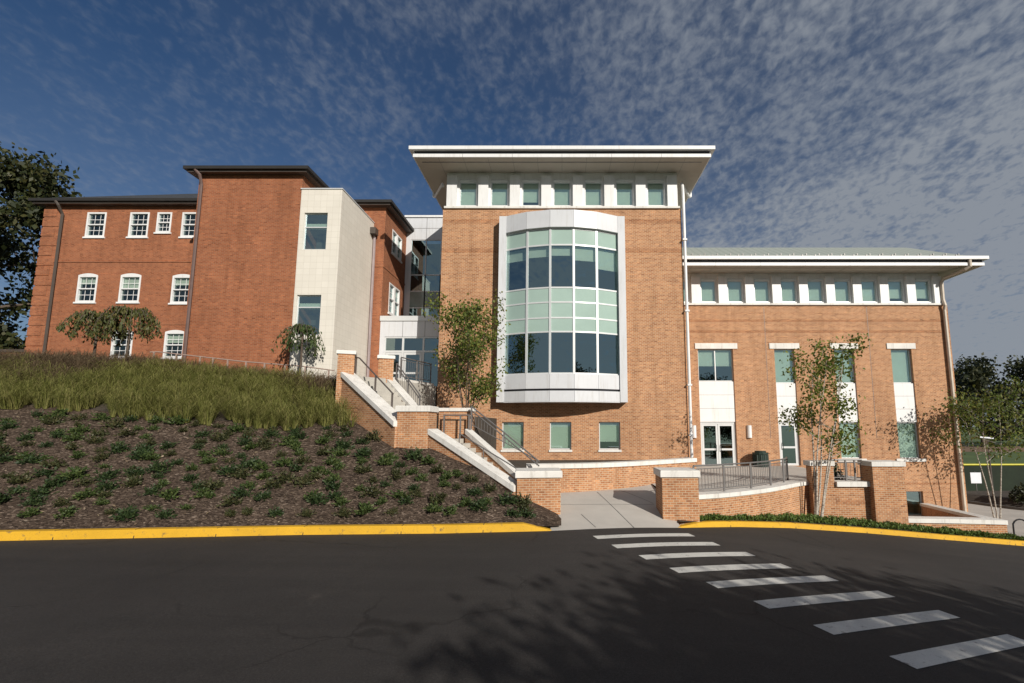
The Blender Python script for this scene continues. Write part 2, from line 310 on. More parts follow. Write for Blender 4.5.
# ------------------------------------------------------------------ mesh builder
ORG = {}
class MB:
    def __init__(s): s.v = []; s.f = []; s.uv = {}
    def quad(s, *p):
        n = len(s.v); s.v += [tuple(q) for q in p]; s.f.append(tuple(range(n, n + len(p))))
    def box(s, x0, x1, y0, y1, z0, z1):
        n = len(s.v)
        s.v += [(x0, y0, z0), (x1, y0, z0), (x1, y1, z0), (x0, y1, z0), (x0, y0, z1), (x1, y0, z1), (x1, y1, z1), (x0, y1, z1)]
        for f in ((0, 3, 2, 1), (4, 5, 6, 7), (0, 1, 5, 4), (1, 2, 6, 5), (2, 3, 7, 6), (3, 0, 4, 7)): s.f.append(tuple(n + i for i in f))
    def prism(s, poly, z0, z1):                      # poly counter-clockwise, z0/z1 may be lists
        k = len(poly); n = len(s.v)
        a = z0 if isinstance(z0, (list, tuple)) else [z0] * k; b = z1 if isinstance(z1, (list, tuple)) else [z1] * k
        s.v += [(p[0], p[1], a[i]) for i, p in enumerate(poly)] + [(p[0], p[1], b[i]) for i, p in enumerate(poly)]
        s.f.append(tuple(n + i for i in reversed(range(k)))); s.f.append(tuple(n + k + i for i in range(k)))
        for i in range(k):
            j = (i + 1) % k; s.f.append((n + i, n + j, n + k + j, n + k + i))
    def strip(s, A, B, za, zb):                      # wall-like ribbon volume between two plan polylines A (front) and B (back)
        n = len(A)
        za = za if isinstance(za, (list, tuple)) else [za] * n; zb = zb if isinstance(zb, (list, tuple)) else [zb] * n
        for i in range(n - 1):
            poly = [A[i], A[i + 1], B[i + 1], B[i]]
            o = len(s.v)
            s.v += [(*A[i], za[i]), (*A[i + 1], za[i + 1]), (*B[i + 1], za[i + 1]), (*B[i], za[i]), (*A[i], zb[i]), (*A[i + 1], zb[i + 1]), (*B[i + 1], zb[i + 1]), (*B[i], zb[i])]
            fs = [(0, 3, 2, 1), (4, 5, 6, 7), (0, 1, 5, 4), (2, 3, 7, 6)]
            if i == 0: fs.append((3, 0, 4, 7))
            if i == n - 2: fs.append((1, 2, 6, 5))
            for f in fs: s.f.append(tuple(o + q for q in f))
    def tube(s, pts, rad, sides=6, cap=True):
        pts = [Vector(p) for p in pts]; k = len(pts)
        rad = rad if isinstance(rad, (list, tuple)) else [rad] * k
        o = len(s.v); pu = None
        for i, p in enumerate(pts):
            d = (pts[min(i + 1, k - 1)] - pts[max(i - 1, 0)])
            d = d.normalized() if d.length > 1e-9 else Vector((0, 0, 1))
            u = pu if pu is not None else (Vector((1, 0, 0)) if abs(d.x) < 0.8 else Vector((0, 1, 0)))
            u = (u - d * u.dot(d)); u = u.normalized() if u.length > 1e-6 else d.orthogonal().normalized()
            w = d.cross(u); pu = u
            for j in range(sides):
                a = 2 * math.pi * j / sides
                s.v.append(tuple(p + (u * math.cos(a) + w * math.sin(a)) * rad[i]))
        for i in range(k - 1):
            for j in range(sides):
                a = o + i * sides + j; b = o + i * sides + (j + 1) % sides
                s.f.append((a, b, b + sides, a + sides))
        if cap:
            s.f.append(tuple(o + j for j in reversed(range(sides)))); s.f.append(tuple(o + (k - 1) * sides + j for j in range(sides)))
    def bar(s, a, b, w, h):                          # rectangular bar between two points, w horizontal, h vertical
        a = Vector(a); b = Vector(b); d = (b - a).normalized()
        sd_ = d.cross(Vector((0, 0, 1))); sd_ = sd_.normalized() * w / 2 if sd_.length > 1e-6 else Vector((w / 2, 0, 0))
        up = sd_.cross(d).normalized() * h / 2
        n = len(s.v)
        for p in (a, b): s.v += [tuple(p - sd_ - up), tuple(p + sd_ - up), tuple(p + sd_ + up), tuple(p - sd_ + up)]
        for f in ((0, 3, 2, 1), (4, 5, 6, 7), (0, 1, 5, 4), (1, 2, 6, 5), (2, 3, 7, 6), (3, 0, 4, 7)): s.f.append(tuple(n + i for i in f))
    def wall(s, O, Ud, Nd, u0, u1, z0, z1, holes=(), reveal=0.15):
        # flat wall in plan: point O + Ud*u, outward normal Nd; rectangular holes with reveals
        O = Vector((O[0], O[1], 0)); Ud = Vector((*Ud, 0)); Nd = Vector((*Nd, 0))
        P = lambda u, z, d=0.0: tuple(O + Ud * u - Nd * d + Vector((0, 0, z)))
        us = sorted({u0, u1, *[h[0] for h in holes], *[h[1] for h in holes]}); zs = sorted({z0, z1, *[h[2] for h in holes], *[h[3] for h in holes]})
        flip = Ud.cross(Vector((0, 0, 1))).dot(Nd) < 0
        def q(*p): s.quad(*(p[::-1] if flip else p))
        for i in range(len(us) - 1):
            for j in range(len(zs) - 1):
                um = (us[i] + us[i + 1]) / 2; zm = (zs[j] + zs[j + 1]) / 2
                if um < u0 or um > u1 or zm < z0 or zm > z1: continue
                if any(h[0] < um < h[1] and h[2] < zm < h[3] for h in holes): continue
                q(P(us[i], zs[j]), P(us[i + 1], zs[j]), P(us[i + 1], zs[j + 1]), P(us[i], zs[j + 1]))
        for a, b, c, d in [h[:4] for h in holes]:
            q(P(a, c), P(a, d), P(a, d, reveal), P(a, c, reveal)); q(P(b, d), P(b, c), P(b, c, reveal), P(b, d, reveal))
            q(P(a, d), P(b, d), P(b, d, reveal), P(a, d, reveal)); q(P(b, c), P(a, c), P(a, c, reveal), P(b, c, reveal))
    def frame(s, P, u0, u1, z0, z1, w, d0, d1, ms=(), rs=(), mw=None):
        # P(u,z,d) -> point; ring of width w plus mullions at u in ms and rails at z in rs
        mw = mw or w
        def bx(a, b, c, d):
            n = len(s.v)
            s.v += [P(a, c, d0), P(b, c, d0), P(b, d, d0), P(a, d, d0), P(a, c, d1), P(b, c, d1), P(b, d, d1), P(a, d, d1)]
            for f in ((0, 1, 2, 3), (7, 6, 5, 4), (4, 5, 1, 0), (5, 6, 2, 1), (6, 7, 3, 2), (7, 4, 0, 3)): s.f.append(tuple(n + i for i in f))
        bx(u0, u0 + w, z0, z1); bx(u1 - w, u1, z0, z1); bx(u0 + w, u1 - w, z0, z0 + w); bx(u0 + w, u1 - w, z1 - w, z1)
        zz = [z0 + w] + list(rs) + [z1 - w]
        for r in rs: bx(u0 + w, u1 - w, r - mw / 2, r + mw / 2)
        for m_ in ms:
            e = [z0 + w]
            for r in rs: e += [r - mw / 2, r + mw / 2]
            e.append(z1 - w)
            for i in range(0, len(e), 2): bx(m_ - mw / 2, m_ + mw / 2, e[i], e[i + 1])
    def leaf(s, p, d, ln, wd, up=None):
        d = d.normalized(); n = up or Vector((U(-1, 1), U(-1, 1), U(-1, 1)))
        sd_ = d.cross(n); sd_ = sd_.normalized() * wd / 2 if sd_.length > 1e-6 else d.orthogonal().normalized() * wd / 2
        k = len(s.v); s.v += [tuple(p), tuple(p + d * ln * 0.45 + sd_), tuple(p + d * ln), tuple(p + d * ln * 0.45 - sd_)]
        s.f.append((k, k + 1, k + 2, k + 3))
    def build(s, name, mat, parent=None, origin=None, smooth=False, uv=True):
        if parent is not None: origin = ORG[parent.name]
        o3 = Vector(origin) if origin is not None else Vector((0, 0, 0))
        me = bpy.data.meshes.new(name)
        me.from_pydata([(v[0] - o3.x, v[1] - o3.y, v[2] - o3.z) for v in s.v], [], s.f); me.update()
        if uv:
            ul = me.uv_layers.new(name='UVMap').data
            for p in me.polygons:
                nx, ny, nz = p.normal
                if abs(nz) > 0.8:
                    for li in p.loop_indices:
                        c = me.vertices[me.loops[li].vertex_index].co; ul[li].uv = (c.x + o3.x, c.y + o3.y)
                else:
                    h = math.hypot(nx, ny); tx, ty = -ny / h, nx / h
                    for li in p.loop_indices:
                        c = me.vertices[me.loops[li].vertex_index].co; ul[li].uv = ((c.x + o3.x) * tx + (c.y + o3.y) * ty, c.z + o3.z)
        if smooth:
            for p in me.polygons: p.use_smooth = True
        me.materials.append(mat)
        o = bpy.data.objects.new(name, me); col.objects.link(o)
        if parent is not None: o.parent = parent
        else: o.location = o3
        ORG[o.name] = tuple(o3)
        return o
def tag(o, label, cat, group=None):
    o['label'] = label; o['category'] = cat
    if group: o['group'] = group
    return o
def thing(name, label, cat, loc, group=None):
    o = bpy.data.objects.new(name, None); col.objects.link(o); o.location = loc; o.empty_display_size = 0.3
    ORG[o.name] = tuple(loc)
    return tag(o, label, cat, group)
def structure(o): o['kind'] = 'structure'; return o
def copy_tree(o, parent=None):
    c = o.copy(); col.objects.link(c); c.parent = parent
    for ch in o.children: copy_tree(ch, c)
    return c
def front(y):            # point mapper for a plane facing -Y at distance y
    return lambda u, z, d=0.0: (u, y + d, z)

# ------------------------------------------------------------------ ground heights
def zr(x):
    if x > -3: return max(-2.05, -0.105 * math.log1p(math.exp(x - 2.2)))
    return max(-0.0, -0.015 * (x + 3)) if x > -40 else 0.55
KERB_L = [(-60, 7.6), (-30, 9.0), (-20, 9.95), (-12.5, 10.84), (-6.4, 11.82), (-1.0, 12.43), (-0.23, 12.53)]
KERB_R = [(3.19, 13.49), (3.95, 13.86), (5.33, 14.56), (7.18, 15.32), (9.93, 15.94), (12.64, 16.3), (15.94, 16.84), (20, 17.4), (30, 18.4), (60, 21)]
def interp(pts, x):
    if x <= pts[0][0]: return pts[0][1]
    for (a, b), (c, d) in zip(pts, pts[1:]):
        if x <= c: return b + (d - b) * (x - a) / (c - a)
    return pts[-1][1]
EDGE = KERB_L + KERB_R
def kd(x): return interp(EDGE, x)
def sm(t): t = max(0, min(1, t)); return t * t * (3 - 2 * t)
def zc(x): return 4.05 + 0.85 * sm((-9 - x) / 11.0) + 0.5 * sm((-20 - x) / 15)
def bank(x, d):
    k = kd(x) + 0.2; t = max(0.0, (d - k) / (18.6 - k))
    z = zr(x) + 0.14 + (zc(x) - zr(x) - 0.14) * min(1, t)
    if t > 1: z = zc(x) + (d - 18.6) * 0.10
    if x > -2.2: z = zr(x) + 0.10 + (z - zr(x) - 0.10) * max(0, (-x) / 2.2) ** 0.8
    return z
def plaza(x, d):
    k = kd(x); t = max(0, min(1, (d - k) / (16.5 - k)))
    return zr(x) + (0.44 - zr(x)) * t + 0.004

def grid(name, xs, fd, nz, zf, mat, kind='structure', uv=False):
    mb = MB(); rows = []
    for x in xs:
        d0, d1 = fd(x); rows.append([(x, d0 + (d1 - d0) * j / nz) for j in range(nz + 1)])
    mb.v = [(p[0], p[1], zf(*p)) for r in rows for p in r]
    for i in range(len(xs) - 1):
        for j in range(nz):
            a = i * (nz + 1) + j; mb.f.append((a, a + nz + 1, a + nz + 2, a + 1))
    o = mb.build(name, mat, uv=uv, smooth=True); o['kind'] = kind
    return o
def rng(a, b, s):
    n = max(1, int(round((b - a) / s))); return [a + (b - a) * i / n for i in range(n + 1)]

mb = MB(); mb.quad((-1500, -1500, -2.5), (1500, -1500, -2.5), (1500, 1500, -2.5), (-1500, 1500, -2.5)); structure(mb.build('ground', LAWN))
grid('road', rng(-60, 60, 0.6), lambda x: (-6.0, kd(x) + 0.02), 10, lambda x, d: zr(x), ASPH)
grid('verge', rng(-60, 60, 2), lambda x: (-60, -6.0), 8, lambda x, d: zr(x) + (0.0 if d > -7 else 0.12), LAWN)
# crosswalk markings (measured on the road plane)
STR = [(2.10, 12.30, 18.3), (2.48, 11.49, 18.8), (3.00, 10.72, 20.3), (3.46, 9.93, 21.3), (4.01, 9.25, 22.8), (4.58, 8.50, 24.2), (5.10, 7.70, 24.8), (5.56, 6.87, 25.6)]
for (x, y, a), hl in zip(STR, (1.36, 1.37, 1.41, 1.41, 1.49, 1.56, 1.55, 1.48)):
    c, s_ = math.cos(math.radians(a)), math.sin(math.radians(a)); hw = 0.16
    mb = MB(); n = 8
    for i in range(n):
        u0, u1 = -hl + 2 * hl * i / n, -hl + 2 * hl * (i + 1) / n
        pts = [(x + u * c - w * s_ , y + u * s_ + w * c) for u, w in ((u0, -hw), (u1, -hw), (u1, hw), (u0, hw))]
        mb.quad(*[(p[0], p[1], zr(p[0]) + 0.005) for p in pts])
    structure(mb.build('crosswalk_stripe', PAINT))
# kerbs
def kerb(name, pts, h, w, taper0=False, taper1=False):
    fine = []
    for (a, b), (c, d) in zip(pts, pts[1:]):
        n = max(1, int(math.hypot(c - a, d - b) / 0.5))
        fine += [(a + (c - a) * i / n, b + (d - b) * i / n) for i in range(n)]
    fine.append(pts[-1]); k = len(fine); mb = MB()
    sec = []
    for i, (x, y) in enumerate(fine):
        a = fine[max(0, i - 1)]; b = fine[min(k - 1, i + 1)]
        t = Vector((b[0] - a[0], b[1] - a[1])).normalized(); n = Vector((-t.y, t.x))
        hh = h
        if taper1: hh = h * min(1, max(0.02, (pts[-1][0] - x) / 0.6))
        if taper0: hh = h * min(1, max(0.02, (x - pts[0][0]) / 0.9))
        z = zr(x)
        sec.append([(x, y, z - 0.1), (x + n.x * 0.012, y + n.y * 0.012, z + hh - 0.02), (x + n.x * 0.035, y + n.y * 0.035, z + hh), (x + n.x * w, y + n.y * w, z + hh), (x + n.x * w, y + n.y * w, z - 0.1)])
    for i in range(k):
        mb.v += sec[i]
    for i in range(k - 1):
        for j in range(4):
            a = i * 5 + j; mb.f.append((a, a + 5, a + 6, a + 1))
    for e in (0, k - 1): mb.f.append(tuple(e * 5 + j for j in (range(5) if e == 0 else reversed(range(5)))))
    return structure(mb.build(name, YEL))
kerb('kerb', KERB_L, 0.19, 0.22, taper1=True)
kerb('kerb', KERB_R, 0.15, 0.20, taper0=True)

for pts, sx in ((KERB_L, (-11.5, -9.9, -8.2, -6.3, -4.0, -2.0)), (KERB_R, (5.0, 7.4, 10.0, 12.8, 15.6))):
    for x in sx:
        x2 = x + 0.02; y, y2 = interp(pts, x), interp(pts, x2); t = Vector((x2 - x, y2 - y)).normalized(); z = zr(x); hh = 0.19 if x < 0 else 0.15; w = 0.22 if x < 0 else 0.20
        P3 = lambda u, n_, zz_: (x + t.x * u - t.y * n_, y + t.y * u + t.x * n_, z + zz_)
        mb = MB(); q = 0.009; mb.quad(P3(-q, -0.003, 0), P3(q, -0.003, 0), P3(q + .01, 0.03, hh + 0.003), P3(-q + .01, 0.03, hh + 0.003)); mb.quad(P3(-q + .01, 0.03, hh + 0.003), P3(q + .01, 0.03, hh + 0.003), P3(q + .02, w, hh + 0.003), P3(-q + .02, w, hh + 0.003))
        structure(mb.build('kerb_joint', DARKGAP))
# planting bank: mulch below, soil under the grass above; it ends against the staircase walls
CHEEK = [(-8.3, 17.25), (-7.95, 17.0), (-5.3, 15.15), (-4.25, 15.15), (-1.34, 13.72), (-0.02, 13.85), (0.5, 13.9)]
def bank_clip(x, d):
    z = bank(x, d)
    if x > -8.3 and d > interp(CHEEK, x) + 0.26: z = min(z, -0.6)
    return z
xs = rng(-60, -20, 1.0)[:-1] + rng(-20, -9, 0.4)[:-1] + rng(-9, -0.02, 0.12)
def lim(x): return interp([(-60, 15.2), (-19, 15.6), (-12, 15.75), (-9, 15.8), (-6.6, 16.3), (-5, 19)], x)
grid('mulch_bed', xs, lambda x: (min(kd(x) + 0.16, 12.9 if x > -0.3 else 99), lim(x) + 0.3), 36, lambda x, d: bank_clip(x, d) + 0.025 * math.sin(3.1 * x + 1.7 * d) * math.sin(2.3 * d - x), MULCH)
grid('grass_bank', xs, lambda x: (lim(x), 19.6), 16, lambda x, d: bank_clip(x, d) - 0.04, SOIL)
def plateau_z(x, d):
    z = zc(x) + 0.10 + (d - 19.6) * 0.10
    return min(z, zc(x) + 0.75)
grid('upper_ground', rng(-60, -8.4, 1.0), lambda x: (19.6, 60), 30, plateau_z, SOIL)

# lower plaza, terrace floor, entry plaza, planters
grid('plaza', rng(-0.30, 3.32, 0.3), lambda x: (kd(x), 26), 40, lambda x, d: plaza(x, d) if d < 16.5 else 0.444 + 0.10 * sm((d - 16.5) / 2), CONC)
grid('terrace', rng(3.32, 12.3, 0.4), lambda x: (14.6 + max(0, x - 4) * 0.62 if x < 8.9 else 17.75, 26), 20, lambda x, d: 0.545, CONC)
mb = MB()      # saw-cut joints of the plaza
for a, b in (((1.95, 13.1), (1.2, 16.4)), ((-0.1, 14.9), (2.9, 15.2)), ((0.9, 12.95), (0.55, 14.0)), ((2.9, 15.3), (1.6, 17.3))):
    n = 8
    for i in range(n):
        p = [(a[0] + (b[0] - a[0]) * q / n, a[1] + (b[1] - a[1]) * q / n) for q in (i, i + 1)]
        t = Vector((b[0] - a[0], b[1] - a[1])).normalized() * 0.008
        mb.quad(*[(x, y, plaza(x, y) + 0.004) for x, y in ((p[0][0] - t.y, p[0][1] + t.x), (p[0][0] + t.y, p[0][1] - t.x), (p[1][0] + t.y, p[1][1] - t.x), (p[1][0] - t.y, p[1][1] + t.x))])
structure(mb.build('plaza_joint', DARKGAP))
mb = MB(); mb.prism([(-10.35, 20.6), (-8.3, 17.9), (-7.7, 17.15), (-6.75, 18.45), (-5.9, 21.7), (-5.9, 25.5), (-10.35, 25.5)], 3.0, 4.5); structure(mb.build('entry_plaza', CONC2))
mb = MB(); mb.prism([(-6.7, 18.3), (-5.1, 17.35), (-3.2, 17.3), (-3.0, 17.5), (-3.0, 21.75), (-5.9, 21.75)], 0.3, 3.0); structure(mb.build('planter_soil', SOIL))
LOWW = [(-3.0, 16.3), (-1.2, 16.2), (0.0, 16.35), (1.33, 16.69), (2.85, 17.49), (4.62, 18.7), (5.4, 19.25)]
mb = MB(); mb.prism([(-3.0, 16.5), (0, 16.55), (1.3, 16.9), (2.8, 17.7), (4.5, 18.9), (5.3, 19.4), (5.75, 21.75), (-3.0, 21.75)], 0.0, 1.12); structure(mb.build('planter_soil', SOIL))

# right: hedge strip soil, path, lawn, field
grid('planting_strip', rng(3.35, 17.2, 0.3), lambda x: (kd(x) + 0.17, min(19.0, interp([(3.35, 14.1), (3.7, 14.5), (8.8, 17.7), (12.4, 17.7), (17.2, 17.9)], x))), 6, lambda x, d: zr(x) + 0.13, SOIL)
def path_z(x, d): return -1.72 - 0.3 * sm((d - 18) / 9)
grid('path', rng(15.9, 26.5, 0.6), lambda x: (17.6 + 0.1 * (x - 16), interp([(15.9, 33), (24.6, 32), (26.5, 24.5)], x)), 16, path_z, CONC)
grid('lawn', rng(14, 160, 4), lambda x: (25.9, 86), 20, lambda x, d: -2.1, LAWN)
mb = MB(); mb.quad((20, 86, -2.09), (190, 86, -2.09), (190, 108, -2.09), (20, 108, -2.09)); structure(mb.build('infield', INFIELD))
grid('planting_bed', rng(24.2, 34, 0.7), lambda x: (interp([(24.2, 30.5), (26.6, 25.2), (34, 22.5)], x), 31.5), 8, lambda x, d: -1.95 + 0.38 * sm((d - interp([(24.2, 30.5), (26.6, 25.2), (34, 22.5)], x)) / 2), SOIL)
mb = MB(); pp = [(23.4, 32.4), (24.3, 30.2), (25.4, 27.2), (26.8, 24.9), (30, 23.4), (34, 22.2)]
mb.strip(pp, [(a + 0.12, b + 0.12) for a, b in pp], -2.2, -1.88); structure(mb.build('bed_edging', plain('dark_edging', (0.10, 0.09, 0.08))))
grid('lower_ground', rng(12.0, 17, 1.0), lambda x: (17.2, 26), 6, lambda x, d: -2.25, SOIL)

# ------------------------------------------------------------------ NEW BUILDING
NB = thing('modern_building', 'modern tan brick building with a curved glass bay and wide flat white eaves', 'building', (0, 21.8, 0))
TY, WY = 21.8, 25.5
bw = [(-2.76, -1.76, 1.58, 2.84), (-0.56, 0.43, 1.58, 2.84), (1.70, 2.68, 1.58, 2.84)]
mb = MB()
mb.wall((0, TY), (1, 0), (0, -1), -5.8, 5.8, -0.5, 13.15, bw + [(-2.6, 2.6, 3.9, 12.3)], 0.16)
mb.wall((5.8, 0), (0, 1), (1, 0), TY, 40, -0.5, 13.15); mb.wall((-5.8, 0), (0, 1), (-1, 0), TY, 40, -0.5, 13.15)
mb.wall((0, 40), (1, 0), (0, 1), -5.8, 5.8, -0.5, 13.15)
tw = mb.build('tower_wall', BRICK, NB)
for z in (12.42, 10.95):
    mb = MB(); mb.box(-5.79, -2.98, TY - 0.006, TY + 0.02, z, z + 0.2); mb.build('brick_course', BRICK_BAND, NB); mb = MB(); mb.box(2.98, 5.79, TY - 0.006, TY + 0.02, z, z + 0.2); mb.build('brick_course', BRICK_BAND, NB)
# clerestory storey of the tower
CW = [1.54 * i for i in range(-3, 4)]
holes = [(x - 0.42, x + 0.42, 13.38, 14.66) for x in CW]
def clerestory(y, x0, x1, xs, z0, z1, hz0, hz1, nm, zsill):
    mb = MB(); mb.wall((0, y + 0.10), (1, 0), (0, -1), x0, x1, z0, z1, [(x - 0.42, x + 0.42, hz0, hz1) for x in xs], 0.12); 
    w_ = mb.build(nm, WHITE, NB)
    for x in xs:
        P = front(y + 0.17); mb = MB(); mb.frame(P, x - 0.42, x + 0.42, hz0, hz1, 0.05, 0, 0.06); f = mb.build('clerestory_window', ALU, NB)
        mb = MB(); mb.quad(P(x - 0.37, hz0 + 0.05, 0.03), P(x + 0.37, hz0 + 0.05, 0.03), P(x + 0.37, hz1 - 0.05, 0.03), P(x - 0.37, hz1 - 0.05, 0.03)); mb.build('pane', GLASS, f)
        mb = MB(); mb.box(x - 0.40, x + 0.40, y + 0.04, y + 0.10, hz1 + 0.03, hz1 + 0.10); mb.build('window_head', ALU, f)
        fr = random.choice((0.97, 0.9, 1.0, 0.8, 1.0, 0.95))
        if fr:
            zb = hz1 - (hz1 - hz0) * fr
            mb = MB(); mb.quad(P(x - 0.40, zb, 0.12), P(x + 0.40, zb, 0.12), P(x + 0.40, hz1, 0.12), P(x - 0.40, hz1, 0.12)); mb.build('blind', BLIND, f)
    sp = xs[1] - xs[0]
    for x in [xs[0] - sp / 2] + [a + sp / 2 for a in xs]:
        a, b = max(x0, x - 0.24), min(x1, x + 0.24)
        if b - a > 0.1:
            mb = MB(); mb.box(a, b, y - 0.06, y + 0.098, z0, z1 - 0.22); mb.build('pilaster', WHITE, NB)
    mb = MB(); mb.box(x0 - 0.05, x1 + 0.05, y - 0.10, y + 0.099, zsill - 0.10, zsill); mb.build('sill_ledge', STONE, NB)
clerestory(TY, -5.68, 5.68, CW, 13.26, 15.08, 13.38, 14.62, 'clerestory_wall', 13.26)
mb = MB(); mb.wall((5.68, 0), (0, 1), (1, 0), TY + 0.1, 40, 13.15, 15.08); mb.wall((-5.68, 0), (0, 1), (-1, 0), TY + 0.1, 40, 13.15, 15.08); mb.build('clerestory_wall', WHITE, NB)
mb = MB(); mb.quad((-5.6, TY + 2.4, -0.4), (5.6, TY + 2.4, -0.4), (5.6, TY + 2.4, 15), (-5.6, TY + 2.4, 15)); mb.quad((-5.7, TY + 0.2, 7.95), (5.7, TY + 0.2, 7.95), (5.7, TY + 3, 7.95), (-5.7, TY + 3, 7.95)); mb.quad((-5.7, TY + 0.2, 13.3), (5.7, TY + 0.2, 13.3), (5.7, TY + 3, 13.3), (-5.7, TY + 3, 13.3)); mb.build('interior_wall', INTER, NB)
# tower roof
def eave(x0, x1, y0, y1, z, gut, g0=True):
    mb = MB(); mb.box(x0 + 0.05, x1 - 0.05, y0 + 0.05, y1, z - 0.006, z + 0.05); s_ = mb.build('soffit', SOFFIT, NB)
    mb = MB()
    mb.box(x0, x1, y0, y0 + 0.05, z - 0.02, z + 0.14); mb.box(x0, x0 + 0.05, y0 + 0.05, y1, z - 0.02, z + 0.14); mb.box(x1 - 0.05, x1, y0 + 0.05, y1, z - 0.02, z + 0.14)
    mb.build('fascia', WHITE, NB)
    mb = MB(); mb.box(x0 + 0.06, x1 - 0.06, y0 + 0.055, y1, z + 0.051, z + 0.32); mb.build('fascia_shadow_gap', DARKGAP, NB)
    mb = MB(); n = int((x1 - x0) / 2.3)
    for i in range(1, n): xx = x0 + (x1 - x0) * i / n; mb.box(xx - 0.006, xx + 0.006, y0 - 0.003, y0 + 0.02, z - 0.02, z + 0.14)
    mb.build('fascia_joints', STEEL, NB)
    mb = MB(); n = int((x1 - x0) / 1.15)
    for i in range(1, n): xx = x0 + (x1 - x0) * i / n; mb.box(xx - 0.006, xx + 0.006, y0 + 0.06, y1 - 0.1, z - 0.009, z)
    mb.box(x0 + 0.3, x1 - 0.3, y0 + 0.42, y0 + 0.50, z - 0.010, z); mb.build('soffit_joints', STEEL, NB)
    a, b = (x0 - 0.17, x1 + 0.17) if g0 else (x0, x1 + 0.17)
    mb = MB(); mb.box(a, b, y0 - 0.12, y0 + 0.06, z + 0.30, z + 0.47); mb.box(a, a + 0.18, y0 + 0.06, y1, z + 0.30, z + 0.47); mb.box(b - 0.18, b, y0 + 0.06, y1, z + 0.30, z + 0.47)
    mb.build('gutter', WHITE, NB)
eave(-6.93, 6.93, 20.48, 41.3, 15.08, 1)
mb = MB(); A = [(-6.9, 20.6, 15.45), (6.9, 20.6, 15.45), (6.9, 41.2, 15.45), (-6.9, 41.2, 15.45)]; Rr = [(0, 27, 17.0), (0, 35, 17.0)]
mb.quad(A[0], A[1], Rr[0]); mb.quad(A[1], A[2], Rr[1], Rr[0]); mb.quad(A[2], A[3], Rr[1]); mb.quad(A[3], A[0], Rr[0], Rr[1]); mb.build('tower_roof', SEAM, NB)
mb = MB(); mb.tube([(6.98, 24.2, 15.42), (6.98, 24.2, 15.0), (6.85, 24.0, 14.88), (5.95, 22.1, 14.62), (5.90, 21.78, 14.4), (5.90, 21.70, 13.9), (5.90, 21.70, 1.2)], 0.07, 8); dp = mb.build('downpipe', WHITE, NB)
mb = MB(); [mb.box(5.8, 6.0, 21.6, 21.8, z, z + 0.08) for z in (11.5, 8.0, 4.5, 2.2)]; mb.build('pipe_bracket', WHITE, dp)
mb = MB(); mb.tube([(-6.98, 24.2, 15.42), (-6.98, 24.2, 15.0), (-6.85, 24.0, 14.88), (-5.95, 22.1, 14.62), (-5.88, 21.95, 14.4)], 0.06, 8); mb.build('downpipe', WHITE, NB)
# basement windows of the tower
for (a, b, c, d), fr in zip(bw, (1.0, 0.95, 0.72)):
    P = front(TY + 0.12); mb = MB(); mb.frame(P, a, b, c, d, 0.05, 0, 0.07); f = mb.build('basement_window', ALU, NB)
    mb = MB(); mb.quad(P(a + .05, c + .05, .03), P(b - .05, c + .05, .03), P(b - .05, d - .05, .03), P(a + .05, d - .05, .03)); mb.build('pane', GLASS, f)
    zb = d - (d - c) * fr; mb = MB(); mb.quad(P(a, zb, .12), P(b, zb, .12), P(b, d, .12), P(a, d, .12)); mb.build('blind', BLIND, f)
    mb = MB(); mb.box(a - 0.04, b + 0.04, TY - 0.05, TY + 0.115, c - 0.10, c - 0.002); mb.build('sill', STONE, f)
# curved bay
FP = [(-2.66, 21.46), (-1.60, 20.98), (-0.535, 20.75), (0.535, 20.75), (1.60, 20.98), (2.66, 21.46)]
def off(e):
    out = []
    for i, p in enumerate(FP):
        a = FP[max(0, i - 1)]; b = FP[min(5, i + 1)]; t = Vector((b[0] - a[0], b[1] - a[1])).normalized()
        out.append((p[0] + t.y * e, p[1] - t.x * e))
    return out
bay = MB()
ZR = [4.98, 6.86, 7.50, 8.22, 8.90, 10.92, 11.68]    # rails from sill to header
mo, mi = off(0.03), off(-0.06)
for i in range(6):
    t0 = FP[max(0, i - 1)]; t1 = FP[min(5, i + 1)]; t = Vector((t1[0] - t0[0], t1[1] - t0[1])).normalized()
    w_ = 0.05; p, q = Vector(mo[i]), Vector(mi[i])
    bay.prism([tuple(p - t * w_), tuple(p + t * w_), tuple(q + t * w_), tuple(q - t * w_)], 4.95, 11.72)
for z in ZR:
    for i in range(5):
        d = (Vector(mo[i + 1]) - Vector(mo[i])).normalized() * 0.05
        p0, p1, q1, q0 = Vector(mo[i]) + d, Vector(mo[i + 1]) - d, Vector(mi[i + 1]) - d, Vector(mi[i]) + d
        g = 0.012; pn = Vector((d.y, -d.x)).normalized() * -g
        bay.prism([tuple(p0 + pn), tuple(p1 + pn), tuple(q1), tuple(q0)], z - 0.035, z + 0.035)
BW = bay.build('bay_window', ALU, NB)
def facet(i, z0, z1, e0, e1, nm, mat, gap=0.006):
    a, b = off(e0), off(e1); A_, B_, C_, D_ = Vector(a[i]), Vector(a[i + 1]), Vector(b[i + 1]), Vector(b[i]); d = (B_ - A_).normalized() * gap
    mb = MB(); mb.prism([tuple(A_ + d), tuple(B_ - d), tuple(C_ - d), tuple(D_ + d)], z0, z1); return mb.build(nm, mat, BW)
bl = [0.28, 0.24, 0.22, 0.33, 0.50]
g_, b_ = off(0.0), off(-0.16)
